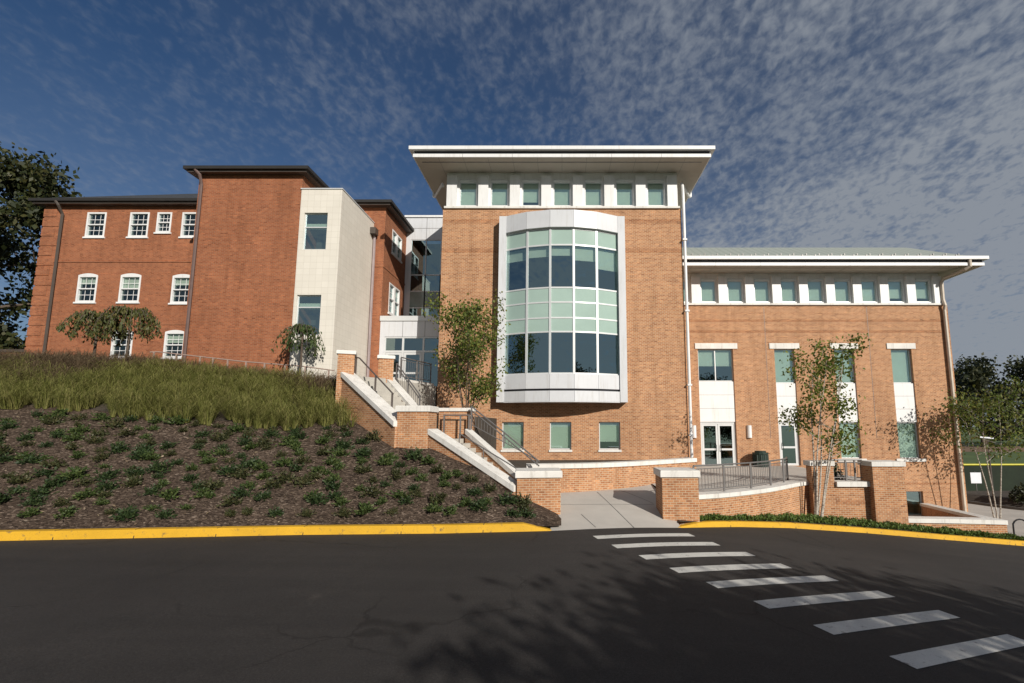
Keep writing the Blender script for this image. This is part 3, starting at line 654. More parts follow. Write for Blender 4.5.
for i in range(5):
    facet(i, 11.72, 12.52, 0.16, -0.2, 'header_panel', METALP); facet(i, 4.30, 4.945, 0.10, -0.2, 'sill_panel', METALP)
    facet(i, 3.74, 4.20, 0.14, -0.2, 'base_panel', METALP); facet(i, 4.20, 4.30, 0.02, -0.2, 'panel_groove', DARKGAP, 0.0)
    for r in range(6):
        z0, z1 = ZR[r] + 0.035, ZR[r + 1] - 0.035
        sp_ = r in (1, 2, 3, 5)
        mb = MB(); mb.quad((*g_[i], z0), (*g_[i + 1], z0), (*g_[i + 1], z1), (*g_[i], z1)); mb.build('spandrel_pane' if sp_ else 'pane', SPAND if sp_ else GLASS, BW)
        if r == 4:
            zb = z1 - (z1 - z0) * bl[i]; mb = MB(); mb.quad((*b_[i], zb), (*b_[i + 1], zb), (*b_[i + 1], z1), (*b_[i], z1)); mb.build('blind', BLIND, BW)
for s_ in (-1, 1):
    x0, x1 = sorted((s_ * 2.64, s_ * 2.97))
    mb = MB(); mb.box(x0, x1, 21.26, TY - 0.003, 3.72, 12.535); mb.build('side_frame', METALP, BW)
o0 = off(0.14)
mb = MB(); mb.prism([(-2.9, TY - 0.01)] + [p for p in o0] + [(2.9, TY - 0.01)], 3.70, 3.735); mb.prism([(-2.9, TY - 0.01)] + [p for p in off(0.16)] + [(2.9, TY - 0.01)], 12.52, 12.545); mb.build('cover_plate', METALP, BW)

# wing
mb = MB()
WH = [(7.45, 9.38, 0.43, 6.85), (11.65, 12.75, 0.55, 6.85), (14.93, 16.02, 0.92, 6.85), (18.05, 19.18, 0.92, 6.85), (18.2, 19.1, -2.08, -0.78)]
mb.wall((0, WY), (1, 0), (0, -1), 5.8, 21.4, -2.4, 9.30, WH, 0.18)
mb.wall((21.4, 0), (0, 1), (1, 0), WY, 42, -2.4, 9.30)
mb.build('wing_wall', BRICK, NB)
for z in (8.35, 7.75): mb = MB(); mb.box(5.81, 21.39, WY - 0.006, WY + 0.02, z, z + 0.14); mb.build('brick_course', BRICK_BAND, NB)
mb = MB(); mb.box(12.5, 21.39, WY - 0.006, WY + 0.02, -0.42, -0.34); mb.build('brick_course', BRICK_BAND, NB)
clerestory(WY, 5.8, 21.15, [6.7 + 1.5 * i for i in range(10)], 9.40, 11.17, 9.52, 10.75, 'clerestory_wall', 9.40)
mb = MB(); mb.wall((21.15, 0), (0, 1), (1, 0), WY + 0.1, 42, 9.3, 11.17); mb.build('clerestory_wall', WHITE, NB)
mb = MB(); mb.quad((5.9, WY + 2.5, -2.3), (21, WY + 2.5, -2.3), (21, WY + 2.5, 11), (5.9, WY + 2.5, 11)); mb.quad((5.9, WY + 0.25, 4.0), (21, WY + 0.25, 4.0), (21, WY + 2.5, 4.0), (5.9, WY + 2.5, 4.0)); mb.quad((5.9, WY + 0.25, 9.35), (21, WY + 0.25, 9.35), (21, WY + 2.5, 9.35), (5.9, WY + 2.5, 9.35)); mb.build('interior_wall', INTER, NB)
eave(5.81, 22.55, 24.22, 43, 11.17, 1, False)
mb = MB(); E0 = [(5.85, 24.3, 11.62), (22.4, 24.3, 11.62), (22.4, 43, 11.62), (5.85, 43, 11.62)]; T0 = [(5.85, 27.2, 13.30), (20.7, 27.2, 13.30), (20.7, 40, 13.30), (5.85, 40, 13.30)]
mb.quad(E0[0], E0[1], T0[1], T0[0]); mb.quad(E0[1], E0[2], T0[2], T0[1]); mb.quad(*T0); mb.quad(E0[2], E0[3], T0[3], T0[2]); wr = mb.build('wing_roof', SEAM, NB)
mb = MB()
for i in range(46):
    x = 6.1 + i * 0.35; yq = 24.7 + (0.25 if i % 2 else 0); zq = 11.62 + (yq - 24.3) * 0.58; mb.box(x, x + 0.05, yq, yq + 0.06, zq - 0.02, zq + 0.09)
mb.build('snow_guards', STEEL, wr)
mb = MB(); mb.tube([(21.75, 24.2, 11.45), (21.75, 24.2, 11.1), (21.6, 24.35, 10.98), (21.18, 25.25, 10.78), (21.12, 25.38, 10.6), (21.12, 25.40, 9.6), (21.12, 25.30, 9.25), (21.12, 25.38, 9.0), (21.12, 25.38, -2.1)], 0.085, 8); dp = mb.build('downpipe', plain('tan_pipe', (0.55, 0.47, 0.38), 0.5), NB)
def tall(a, b, z0, z1, mull, rail, fr, nm='tall_window'):
    P = front(WY + 0.13); mb = MB(); mb.frame(P, a, b, z0, z1, 0.055, 0, 0.07, mull, rail); f = mb.build(nm, ALU, NB)
    mb = MB(); mb.quad(P(a + .05, z0 + .05, .03), P(b - .05, z0 + .05, .03), P(b - .05, z1 - .05, .03), P(a + .05, z1 - .05, .03)); mb.build('pane', GLASS, f)
    if fr:
        zb = z1 - (z1 - z0) * fr; mb = MB(); mb.quad(P(a, zb, .12), P(b, zb, .12), P(b, z1, .12), P(a, z1, .12)); mb.build('blind', BLIND, f)
    return f
def infill(a, b, z0, z1, n=3):
    for i in range(n):
        h = (z1 - z0) / n; mb = MB(); mb.box(a, b, WY + 0.06, WY + 0.17, z0 + i * h + 0.006, z0 + (i + 1) * h - 0.006); mb.build('infill_panel', WHITE, NB)
    mb = MB(); mb.box(a, b, WY + 0.075, WY + 0.16, z0, z1); mb.build('panel_backing', DARKGAP, NB)
def lintel(a, b): mb = MB(); mb.box(a - 0.22, b + 0.22, WY - 0.05, WY + 0.1, 6.853, 7.16); mb.build('lintel', STONE, NB)
def door(x0, x1, z0, z1, hs, nm='door'):
    P = front(WY + 0.12); mb = MB(); mb.frame(P, x0, x1, z0, z1, 0.10, 0, 0.06, (), (z0 + 0.95,), 0.10); f = mb.build(nm, ALU, NB)
    mb = MB(); mb.quad(P(x0 + .09, z0 + .09, .03), P(x1 - .09, z0 + .09, .03), P(x1 - .09, z1 - .09, .03), P(x0 + .09, z1 - .09, .03)); mb.build('pane', GLASSD, f)
    hx = x1 - 0.12 if hs > 0 else x0 + 0.12
    mb = MB(); mb.tube([P(hx, z0 + 0.85, -0.02), P(hx, z0 + 0.87, -0.08), P(hx, z0 + 1.18, -0.08), P(hx, z0 + 1.2, -0.02)], 0.018, 6); mb.build('handle', BLACKM, f)
lintel(7.52, 9.40); tall(7.45, 9.38, 5.06, 6.85, (8.415,), (), 0.52); infill(7.45, 9.38, 2.86, 5.06)
mb = MB(); mb.frame(front(WY + 0.11), 7.45, 9.38, 0.43, 2.86, 0.10, 0, 0.08); mb.build('door_frame', ALU, NB)
door(7.56, 8.405, 0.45, 2.75, 1); door(8.425, 9.27, 0.45, 2.75, -1)
lintel(11.6, 12.8); tall(11.65, 12.75, 4.96, 6.85, (), (), 0.97); infill(11.65, 12.75, 2.86, 4.96)
mb = MB(); mb.frame(front(WY + 0.11), 11.65, 12.75, 0.55, 2.86, 0.09, 0, 0.08); mb.build('door_frame', ALU, NB); door(11.75, 12.65, 0.56, 2.76, -1)
for a, b, fr in ((14.93, 16.02, 0.96), (18.05, 19.18, 0.98)):
    lintel(a, b); tall(a, b, 4.96, 6.85, (), (), fr); infill(a, b, 2.86, 4.96); tall(a, b, 0.92, 2.86, (), (), 0.97)
    mb = MB(); mb.box(a - 0.22, b + 0.22, WY - 0.06, WY + 0.12, 0.76, 0.917); mb.build('sill', STONE, NB)
tall(18.2, 19.1, -2.08, -0.78, (), (), 0)

for x, a, b in ((11.2, 2.0, 9.2), (16.9, 2.0, 9.2)):
    mb = MB(); mb.box(x - 0.008, x + 0.008, WY - 0.009, WY + 0.01, a, b); mb.build('control_joint', STEEL, NB)
# glass entrance link
LY, VY = 28.4, 24.9
mb = MB(); mb.wall((0, LY), (1, 0), (0, -1), -9.9, -5.8, 14.3, 15.75); mb.box(-9.9, -9.5, LY + 0.002, LY + 0.3, 8.5, 14.3); mb.build('link_wall', METALP, NB)
mb = MB(); mb.box(-9.95, -5.8, LY - 0.08, LY + 0.4, 15.75, 15.87); mb.build('parapet_cap', WHITE, NB)
mb = MB(); 
for z in (15.02,): mb.box(-9.5, -5.8, LY - 0.004, LY + 0.01, z, z + 0.025)
mb.box(-8.55, -8.525, LY - 0.004, LY + 0.01, 14.3, 15.74); mb.build('panel_groove', STEEL, NB)
P = front(LY + 0.02); mb = MB(); mb.frame(P, -9.52, -5.8, 8.5, 14.32, 0.07, 0, 0.1, (-8.55, -7.6, -6.7), (12.0, 10.95, 9.9, 9.2), 0.06); f = mb.build('link_window', ALU, NB)
mb = MB(); mb.quad(P(-9.45, 8.57, .04), P(-5.8, 8.57, .04), P(-5.8, 14.25, .04), P(-9.45, 14.25, .04)); mb.build('pane', GLASSD, f)
mb = MB(); mb.quad(P(-9.45, 9.95, .02), P(-5.8, 9.95, .02), P(-5.8, 10.93, .02), P(-9.45, 10.93, .02)); mb.build('spandrel_pane', plain('grey_green_spandrel', (0.20, 0.26, 0.24), 0.15), f)
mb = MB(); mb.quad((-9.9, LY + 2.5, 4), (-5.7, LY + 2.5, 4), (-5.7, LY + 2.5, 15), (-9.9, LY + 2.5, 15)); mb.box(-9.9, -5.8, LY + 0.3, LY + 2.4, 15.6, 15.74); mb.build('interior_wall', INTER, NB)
mb = MB(); mb.wall((0, VY), (1, 0), (0, -1), -9.8, -5.8, 7.42, 8.28); mb.box(-9.8, -9.55, VY + 0.002, VY + 0.3, 4.5, 7.42); mb.build('vestibule_wall', METALP, NB)
mb = MB(); [mb.box(x, x + 0.02, VY - 0.004, VY + 0.01, 7.42, 8.28) for x in (-8.6, -7.4)]; mb.build('panel_groove', STEEL, NB)
mb = MB(); mb.box(-9.82, -5.8, VY - 0.06, VY + 3.4, 8.28, 8.55); mb.build('vestibule_roof', ALU, NB)
P = front(VY + 0.03); mb = MB(); mb.frame(P, -9.55, -5.8, 4.5, 7.42, 0.08, 0, 0.1, (-8.55, -7.45, -6.5), (6.62,), 0.10); f = mb.build('vestibule_window', ALU, NB)
mb = MB(); mb.quad(P(-7.4, 4.58, .04), P(-5.8, 4.58, .04), P(-5.8, 7.35, .04), P(-7.4, 7.35, .04)); mb.quad(P(-9.47, 6.67, .04), P(-7.5, 6.67, .04), P(-7.5, 7.35, .04), P(-9.47, 7.35, .04)); mb.build('pane', GLASSD, f)
for a, b, h in ((-9.46, -8.61, 1), (-8.49, -7.52, -1)):
    mb = MB(); mb.frame(P, a, b, 4.55, 6.56, 0.12, 0.005, 0.07, (), (5.45,), 0.1); d_ = mb.build('door', ALU, NB)
    mb = MB(); mb.quad(P(a + .1, 4.65, .04), P(b - .1, 4.65, .04), P(b - .1, 6.45, .04), P(a + .1, 6.45, .04)); mb.build('pane', GLASSD, d_)
mb = MB(); mb.quad((-9.9, VY + 2.6, 4.4), (-5.7, VY + 2.6, 4.4), (-5.7, VY + 2.6, 8.3), (-9.9, VY + 2.6, 8.3)); mb.build('interior_wall', INTER, NB)

# ------------------------------------------------------------------ OLD BRICK HALL
OB = thing('brick_hall', 'older red brick hall with dark hipped roofs, white sash windows and a cream clad corner', 'building', (-18, 24.5, 5))
LYW, BY = 24.5, 21.1
row3 = [(-25.95, -24.9, 12.85, 14.25), (-23.6, -22.55, 12.85, 14.25), (-22.12, -21.32, 13.1, 14.25), (-20.75, -19.7, 12.85, 14.25)]
row2 = [(-26.0, -24.95, 9.22, 10.68), (-23.72, -22.62, 9.22, 10.68), (-20.93, -19.85, 9.16, 10.64)]
row1 = [(-23.8, -22.7, 6.22, 7.58), (-21.02, -19.95, 6.22, 7.58)]
mb = MB(); mb.wall((0, LYW), (1, 0), (0, -1), -28.3, -17.0, 4.0, 14.60, row1 + row2 + row3, 0.14)
mb.wall((-28.3, 0), (0, 1), (-1, 0), LYW, 40, 4.0, 14.6); mb.build('hall_wall', BRICK_OLD, OB)
mb = MB()
for i in range(17):
    z = 5.2 + i * 0.55
    mb.box(-28.33, -27.62 + (0.18 if i % 2 else 0), LYW - 0.03, LYW + 0.6, z, z + 0.46)
mb.build('quoins', BRICK_OLD, OB)
mb = MB(); mb.box(-27.6, -17.2, LYW - 0.035, LYW + 0.05, 11.42, 11.50); mb.box(-27.6, -17.2, LYW - 0.02, LYW + 0.05, 7.98, 8.04); mb.build('belt_course', BRICK_OLD, OB)
mb = MB(); mb.quad((-28.2, LYW + 2, 4), (-17, LYW + 2, 4), (-17, LYW + 2, 14.6), (-28.2, LYW + 2, 14.6)); mb.build('interior_wall', INTER, OB)
def sash(P, a, b, z0, z1, arch, fr, cols=3, N_=OB):
    zm = (z0 + z1) / 2; w = 0.085
    mb = MB(); mb.frame(P, a, b, z0, z1, w, -0.02, 0.13, (), (zm,), 0.06)
    for k in range(1, cols):
        u = a + w + (b - a - 2 * w) * k / cols
        for lo, hi in ((z0 + w, zm - 0.03), (zm + 0.03, z1 - w)):
            n = len(mb.v); q = 0.014
            mb.quad(P(u - q, lo, 0.07), P(u + q, lo, 0.07), P(u + q, hi, 0.07), P(u - q, hi, 0.07))
    for zq in ((z0 + w + zm) / 2, (zm + z1 - w) / 2): mb.quad(P(a + w, zq - 0.014, 0.069), P(b - w, zq - 0.014, 0.069), P(b - w, zq + 0.014, 0.069), P(a + w, zq + 0.014, 0.069))
    if arch:
        n = 8; top = [(a + (b - a) * i / n, z1 + arch * (1 - (2 * i / n - 1) ** 2)) for i in range(n + 1)]
        for i in range(n):
            mb.quad(P(top[i][0], z1, -0.021), P(top[i + 1][0], z1, -0.021), P(top[i + 1][0], top[i + 1][1] + 0.02, -0.021), P(top[i][0], top[i][1] + 0.02, -0.021))
            mb.quad(P(top[i][0], top[i][1] + 0.02, -0.021), P(top[i + 1][0], top[i + 1][1] + 0.02, -0.021), P(top[i + 1][0], top[i + 1][1] + 0.02, 0.0), P(top[i][0], top[i][1] + 0.02, 0.0))
    f = mb.build('sash_window', WHITE, N_)
    mb = MB(); mb.quad(P(a + w, z0 + w, .09), P(b - w, z0 + w, .09), P(b - w, z1 - w, .09), P(a + w, z1 - w, .09)); mb.build('pane', OLDGLASS, f)
    if fr:
        zb = z1 - (z1 - z0) * fr; mb = MB(); mb.quad(P(a + w, zb, .15), P(b - w, zb, .15), P(b - w, z1, .15), P(a + w, z1, .15)); mb.build('blind', BLIND, f)
    mb = MB(); n = len(mb.v)
    pts = [P(a - 0.06, z0 - 0.09, -0.07), P(b + 0.06, z0 - 0.09, -0.07), P(b + 0.06, z0 - 0.002, -0.06), P(a - 0.06, z0 - 0.002, -0.06), P(a - 0.06, z0 - 0.09, 0.12), P(b + 0.06, z0 - 0.09, 0.12), P(b + 0.06, z0 - 0.002, 0.12), P(a - 0.06, z0 - 0.002, 0.12)]
    mb.v += pts
    for f_ in ((0, 1, 2, 3), (3, 2, 6, 7), (4, 5, 1, 0), (1, 5, 6, 2), (4, 0, 3, 7)): mb.f.append(f_)
    mb.build('sill', WHITE, f)
for i, h in enumerate(row3): sash(front(LYW), *h, 0, 0)
for i, h in enumerate(row2): sash(front(LYW), *h, 0.10, (0.3, 0.5, 0.32)[i])
for i, h in enumerate(row1): sash(front(LYW), *h, 0.10, (0, 0.4)[i])
def hall_eave(x0, x1, y0, y1, z, left=True):
    mb = MB(); mb.box(x0, x1, y0, y1, z, z + 0.10); mb.build('cornice', BRONZE, OB)
    mb = MB(); mb.box(x0 - 0.12, x1 + 0.12, y0 - 0.12, y1, z + 0.10, z + 0.25); mb.build('gutter', BRONZE2, OB)
hall_eave(-28.65, -17.1, 24.15, 41, 14.6)
mb = MB(); q = [(-28.7, 24.1, 14.86), (-17.2, 24.1, 14.86), (-17.2, 40, 14.86), (-28.7, 40, 14.86)]; r_ = [(-22.8, 30.5, 18.5), (-17.3, 30.5, 18.5)]
mb.quad(q[0], q[1], r_[1], r_[0]); mb.quad(q[3], q[0], r_[0]); mb.quad(q[2], q[3], r_[0], r_[1]); mb.build('slate_roof', SLATE, OB)
mb = MB(); mb.tube([(-27.3, 24.05, 14.7), (-27.2, 24.12, 14.5), (-27.2, 24.38, 14.1), (-27.2, 24.40, 5.0)], 0.07, 7); mb.build('downpipe', BRONZE, OB)
# front brick block
mb = MB(); mb.wall((0, BY), (1, 0), (0, -1), -17.25, -12.32, 3.8, 14.50); mb.wall((-17.25, 0), (0, 1), (-1, 0), BY, 33, 3.8, 14.5); mb.wall((-12.32, 0), (0, 1), (1, 0), BY + 0.02, 33, 3.8, 14.5); mb.build('block_wall', BRICK_OLD, OB)
hall_eave(-17.6, -12.0, 20.78, 33, 14.5)
mb = MB(); q = [(-17.65, 20.7, 14.75), (-11.95, 20.7, 14.75), (-11.95, 33, 14.75), (-17.65, 33, 14.75)]; r_ = [(-14.8, 23.5, 15.8), (-14.8, 30, 15.8)]
mb.quad(q[0], q[1], r_[0]); mb.quad(q[1], q[2], r_[1], r_[0]); mb.quad(q[3], q[0], r_[0], r_[1]); mb.quad(q[2], q[3], r_[1]); mb.build('slate_roof', SLATE, OB)
mb = MB(); mb.tube([(-17.2, 20.72, 14.6), (-17.05, 20.85, 14.4), (-17.05, 21.0, 14.0), (-17.05, 21.0, 4.6)], 0.07, 7); mb.build('downpipe', RUSTPIPE, OB)
mb = MB(); mb.tube([(-12.2, 22.9, 14.6), (-12.2, 22.9, 14.3), (-12.2, 23.0, 13.8)], 0.07, 7); mb.build('downpipe', RUSTPIPE, OB)
# cream clad corner bay
mb = MB(); ch = [(-12.12, -11.02, 10.82, 12.62), (-12.2, -11.08, 6.75, 8.65)]
mb.wall((0, BY - 0.03), (1, 0), (0, -1), -12.33, -10.4, 3.9, 13.78, ch, 0.14); mb.wall((-10.4, 0), (0, 1), (1, 0), BY - 0.03, 24.85, 3.9, 13.78)
mb.wall((-12.33, 0), (0, 1), (-1, 0), BY - 0.03, 24.85, 13.0, 13.78); mb.quad((-12.33, BY, 13.78), (-10.4, BY, 13.78), (-10.4, 24.85, 13.78), (-12.33, 24.85, 13.78)); mb.build('cream_wall', CREAM, OB)
mb = MB(); mb.box(-12.36, -10.37, BY - 0.07, BY + 0.03, 13.78, 13.83); mb.box(-10.45, -10.37, BY + 0.03, 24.85, 13.78, 13.83); mb.build('parapet_cap', ALU, OB)
mb = MB(); mb.quad((-12.3, BY + 1.5, 4), (-10.45, BY + 1.5, 4), (-10.45, BY + 1.5, 13.7), (-12.3, BY + 1.5, 13.7)); mb.build('interior_wall', INTER, OB)
for (a, b, c, d), rail in zip(ch, (0.62, 0.70)):
    P = front(BY + 0.06); mb = MB(); mb.frame(P, a, b, c, d, 0.05, 0, 0.06, (), (c + (d - c) * rail,), 0.05); f = mb.build('bay_window_pane_frame', ALU, OB)
    mb = MB(); mb.quad(P(a + .05, c + .05, .03), P(b - .05, c + .05, .03), P(b - .05, d - .05, .03), P(a + .05, d - .05, .03)); mb.build('pane', GLASS, f)
    mb = MB(); zz_ = c + (d - c) * (rail - 0.02); mb.quad(P(a + .05, zz_ - 0.03, .1), P(b - .05, zz_ - 0.03, .1), P(b - .05, zz_ + 0.25, .1), P(a + .05, zz_ + 0.25, .1)); mb.build('blind', BLIND, f)
mb = MB(); mb.tube([(-10.3, 24.5, 13.4), (-10.28, 24.7, 13.1), (-10.28, 24.72, 12.7), (-10.28, 24.75, 4.5)], 0.075, 7); mb.build('downpipe', plain('mauve_pipe', (0.30, 0.24, 0.24), 0.5), OB)
mb = MB(); mb.box(-10.42, -10.1, 24.35, 24.75, 13.0, 13.35); mb.build('scupper_box', BRONZE, OB)
# rear brick block with side windows
mb = MB(); mb.wall((0, VY), (1, 0), (0, -1), -12.4, -9.8, 3.9, 14.72)
sw = [(26.0, 27.6, 12.55, 13.95), (25.9, 27.6, 9.0, 10.75)]
mb.wall((-9.8, 0), (0, 1), (1, 0), VY, 34, 3.9, 14.72, [(a, b, c, d) for a, b, c, d in sw], 0.12); mb.build('rear_block_wall', BRICK_OLD, OB)
mb = MB(); mb.box(-10.4, -9.77, VY - 0.03, VY + 0.05, 11.3, 11.42); mb.box(-9.85, -9.77, VY + 0.05, 28.4, 11.3, 11.42); mb.build('belt_course', BRICK_OLD, OB)
hall_eave(-12.4, -9.45, VY - 0.35, 34, 14.72)
mb = MB(); q = [(-14, VY - 0.45, 14.98), (-9.38, VY - 0.45, 14.98), (-9.38, 34, 14.98), (-14, 34, 14.98)]; r_ = [(-13.6, 27.4, 16.45), (-13.6, 32, 16.45)]
mb.quad(q[0], q[1], r_[0]); mb.quad(q[1], q[2], r_[1], r_[0]); mb.quad(q[3], q[0], r_[0], r_[1]); mb.build('slate_roof', SLATE, OB)
mb = MB(); mb.quad((-11.3, VY + 0.2, 4), (-11.3, 33, 4), (-11.3, 33, 14.6), (-11.3, VY + 0.2, 14.6)); mb.build('interior_wall', INTER, OB)
for a, b, c, d in sw:
    PS = lambda u, z, dd=0.0: (-9.8 - dd, u, z)
    m_ = (a + b) / 2
    sash(PS, a, m_ - 0.03, c, d, 0, 0, 2); sash(PS, m_ + 0.03, b, c, d, 0, 0.3, 2)

# low brick garden wall at the far left
t = thing('garden_wall', 'low brick wall with a dark top at the left end of the red brick hall', 'wall', (-34, 26, 5.2))
mb = MB(); mb.box(-36.2, -28.6, 26, 26.4, 4.6, 6.75); mb.build('wall_body', BRICK_OLD, t); mb = MB(); mb.box(-36.3, -28.55, 25.93, 26.47, 6.75, 6.9); mb.build('coping', BRONZE, t)

# ------------------------------------------------------------------ stairs, pillars, garden walls
def rot2(p, c, a): s_, k = math.sin(a), math.cos(a); return (c[0] + (p[0] - c[0]) * k - (p[1] - c[1]) * s_, c[1] + (p[0] - c[0]) * s_ + (p[1] - c[1]) * k)
def pillar(x0, x1, y0, y1, z0, zt, label, ang=0.0, cap=0.19, ov=0.05):
    c = ((x0 + x1) / 2, (y0 + y1) / 2); t = thing('brick_pillar', label, 'pillar', (c[0], c[1], z0), 'brick pillars with white stone caps')
    rp = lambda e: [rot2(p, c, ang) for p in ((x0 - e, y0 - e), (x1 + e, y0 - e), (x1 + e, y1 + e), (x0 - e, y1 + e))]
    mb = MB(); mb.prism(rp(0), z0 - 0.3, zt - cap); mb.build('shaft', BRICK, t)
    mb = MB(); a, b = rp(ov), rp(ov - 0.015); mb.prism(a, zt - cap + 0.001, zt - 0.02); n = len(mb.v); mb.prism(b, zt - 0.02, zt); mb.build('cap', STONE, t)
    return t
pillar(-1.34, -0.08, 13.88, 14.85, 0.0, 1.38, 'wide brick pillar at the foot of the stairs, left of the pale plaza opening', math.radians(5))
pillar(2.92, 3.98, 14.02, 15.0, -0.2, 1.38, 'brick pillar right of the plaza opening where the curved railing starts')
pillar(-5.30, -4.28, 15.18, 16.15, 0.8, 3.32, 'brick pillar at the middle landing between the two stair flights')
pillar(-8.30, -7.74, 17.05, 17.63, 3.6, 5.42, 'slim brick pillar at the top of the stairs beside the cream clad corner', math.radians(21), 0.13)
pillar(-7.28, -6.72, 18.25, 18.83, 3.6, 5.42, 'slim brick pillar at the top of the stairs in front of the glass entrance', math.radians(21), 0.13)

def flight(label, P0, d, n, width, ztop, rise, tread, steps):
    t = thing('staircase', label, 'stairs', (P0[0], P0[1], ztop - rise * steps))
    d = Vector(d).normalized(); n = Vector(n).normalized(); P0 = Vector(P0)
    for i in range(steps):
        a = P0 + d * tread * i - d * 0.02; b = P0 + d * tread * (i + 1)
        z = ztop - rise * (i + 1) + rise
        z = ztop - rise * i - rise
        mb = MB(); q = [a + n * 0.02, b + n * 0.02, b + n * (width - 0.02), a + n * (width - 0.02)]
        mb.prism([tuple(p) for p in q], z - 0.5, z); mb.build('step', CONC2, t)
    return t, P0, d, n
def cheek(t, A, B, n, zA, zB, base, w=0.36, cw=0.46, th=0.17):
    A, B, n = Vector(A), Vector(B), Vector(n).normalized(); d = (B - A).normalized()
    mb = MB(); q = [A, B, B + n * w, A + n * w]; mb.prism([tuple(p) for p in q], base, [zA - th, zB - th, zB - th, zA - th]); c = mb.build('side_wall', BRICK, t)
    e = (cw - w) / 2; q = [A - n * e, B - n * e, B + n * (w + e), A + n * (w + e)]
    mb = MB(); mb.prism([tuple(p) for p in q], [zA - th + 0.002, zB - th + 0.002, zB - th + 0.002, zA - th + 0.002], [zA, zB, zB, zA]); mb.build('coping', STONE, c)
d1 = Vector((0.892, -0.452)); n1 = Vector((0.452, 0.892))
LP = Vector((-4.30, 15.05))
lf, _, _, _ = flight('lower flight of concrete steps with white sloping copings from the plaza to the landing', LP + n1 * 0.3, d1, n1, 1.75, 2.22, 0.15, 0.29, 12)
cheek(lf, (-4.27, 15.22), (-1.36, 13.86), n1, 2.58, 0.96, [0.6, -0.2, -0.2, 0.6], 0.34)
cheek(lf, LP + n1 * 1.95, (-1.42, 15.10), n1, 2.56, 1.16, [0.6, -0.2, -0.2, 0.6], 0.30, 0.36)
mb = MB(); mb.prism([(-5.3, 15.8), (-4.22, 15.5), (-3.5, 16.9), (-4.5, 17.25), (-5.1, 17.1)], 1.2, 2.22); mb.build('landing', CONC2, lf)
d2 = Vector((0.79, -0.61)).normalized(); n2 = Vector((0.61, 0.79)).normalized()
uf, _, _, _ = flight('upper flight of concrete steps rising from the landing to the glass entrance', (-7.62, 17.2), d2, n2, 1.7, 4.5, 0.19, 0.262, 12)
cheek(uf, (-8.0, 17.02), (-5.33, 15.12), n2, 4.62, 2.82, [2.2, 0.8, 0.8, 2.2], 0.40, 0.52)
cheek(uf, (-6.98, 18.45), (-5.0, 16.75), n2, 4.62, 3.0, [2.2, 0.8, 0.8, 2.2], 0.30, 0.36)
def gwall(label, A, B, z0, zt, cap=0.17, ov=0.05, mat=BRICK, cat='wall', nm='retaining_wall', ztl=None):
    t = thing(nm, label, cat, (A[0][0], A[0][1], 0))
    zt_ = zt if isinstance(zt, list) else [zt] * len(A)
    mb = MB(); mb.strip(A, B, z0, [z - cap for z in zt_]); w_ = mb.build('wall_body', mat, t)
    A2, B2 = [], []
    for i in range(len(A)):
        n = Vector((A[i][0] - B[i][0], A[i][1] - B[i][1])).normalized() * ov
        A2.append((A[i][0] + n.x, A[i][1] + n.y)); B2.append((B[i][0] - n.x, B[i][1] - n.y))
    mb = MB(); mb.strip(A2, B2, [z - cap + 0.002 for z in zt_], zt_); mb.build('coping', STONE, t)
    return t
def offs(pts, e):
    o = []
    for i, p in enumerate(pts):
        a = pts[max(0, i - 1)]; b = pts[min(len(pts) - 1, i + 1)]; t = Vector((b[0] - a[0], b[1] - a[1])).normalized()
        o.append((p[0] - t.y * e, p[1] + t.x * e))
    return o
def smooth(pts, n=5):
    out = []
    for i in range(len(pts) - 1):
        p0, p1, p2, p3 = [Vector(pts[max(0, min(len(pts) - 1, i + k))]) for k in (-1, 0, 1, 2)]
        for j in range(n):
            t = j / n; out.append(tuple(0.5 * ((2 * p1) + (p2 - p0) * t + (2 * p0 - 5 * p1 + 4 * p2 - p3) * t * t + (3 * p1 - p0 - 3 * p2 + p3) * t ** 3)))
    out.append(tuple(pts[-1])); return out
lw = smooth(LOWW[1:])
gwall('low curved brick planter wall with white coping at the back of the plaza, below the bay', lw, offs(lw, 0.34), 0.0, 1.38, 0.15)
gwall('short brick wall with white coping behind the stair landing', [(-4.5, 17.25), (-3.2, 17.2)], [(-4.5, 17.55), (-3.2, 17.5)], 1.0, 3.32, 0.12)
gwall('brick wall edging the entry plaza behind the young tree', [(-6.75, 18.7), (-5.95, 21.7)], [(-7.0, 18.8), (-6.2, 21.75)], 2.5, 4.6, 0.1, 0.02)
tc_ = smooth([(3.99, 14.40), (4.98, 14.80), (5.96, 15.37), (6.98, 16.07), (7.95, 16.92), (8.62, 17.5), (9.16, 17.85)])
gwall('long curved brick terrace wall with low white coping beneath the metal railing', tc_, offs(tc_, 0.5), -0.9, 0.63, 0.13)
W2 = thing('retaining_wall', 'tall brick wall with a railed gap behind the slender birch', 'wall', (9.9, 17.5, -0.6))
mb = MB(); mb.box(9.12, 9.92, 17.5, 17.9, -1.6, 1.22); mb.box(9.92, 11.3, 17.5, 17.9, -1.6, 0.48); mb.build('wall_body', BRICK, W2)
mb = MB(); mb.box(9.05, 9.95, 17.45, 17.95, 1.222, 1.39); mb.build('coping', STONE, W2); mb = MB(); mb.box(9.96, 11.155, 17.40, 17.95, 0.482, 0.66); mb.build('coping', STONE, W2)
mb = MB(); mb.box(9.95, 11.15, 17.493, 17.52, -0.15, 0.0); mb.build('brick_course', BRICK_BAND, W2)
W3 = thing('retaining_wall', 'broad brick pier wall with white coping beside the basement window', 'wall', (11.9, 17.2, -1))
mb = MB(); mb.box(11.16, 12.30, 17.22, 17.95, -1.9, 1.22); mb.box(11.95, 12.30, 17.951, WY - 0.01, -2.3, 0.5); mb.build('wall_body', BRICK, W3)
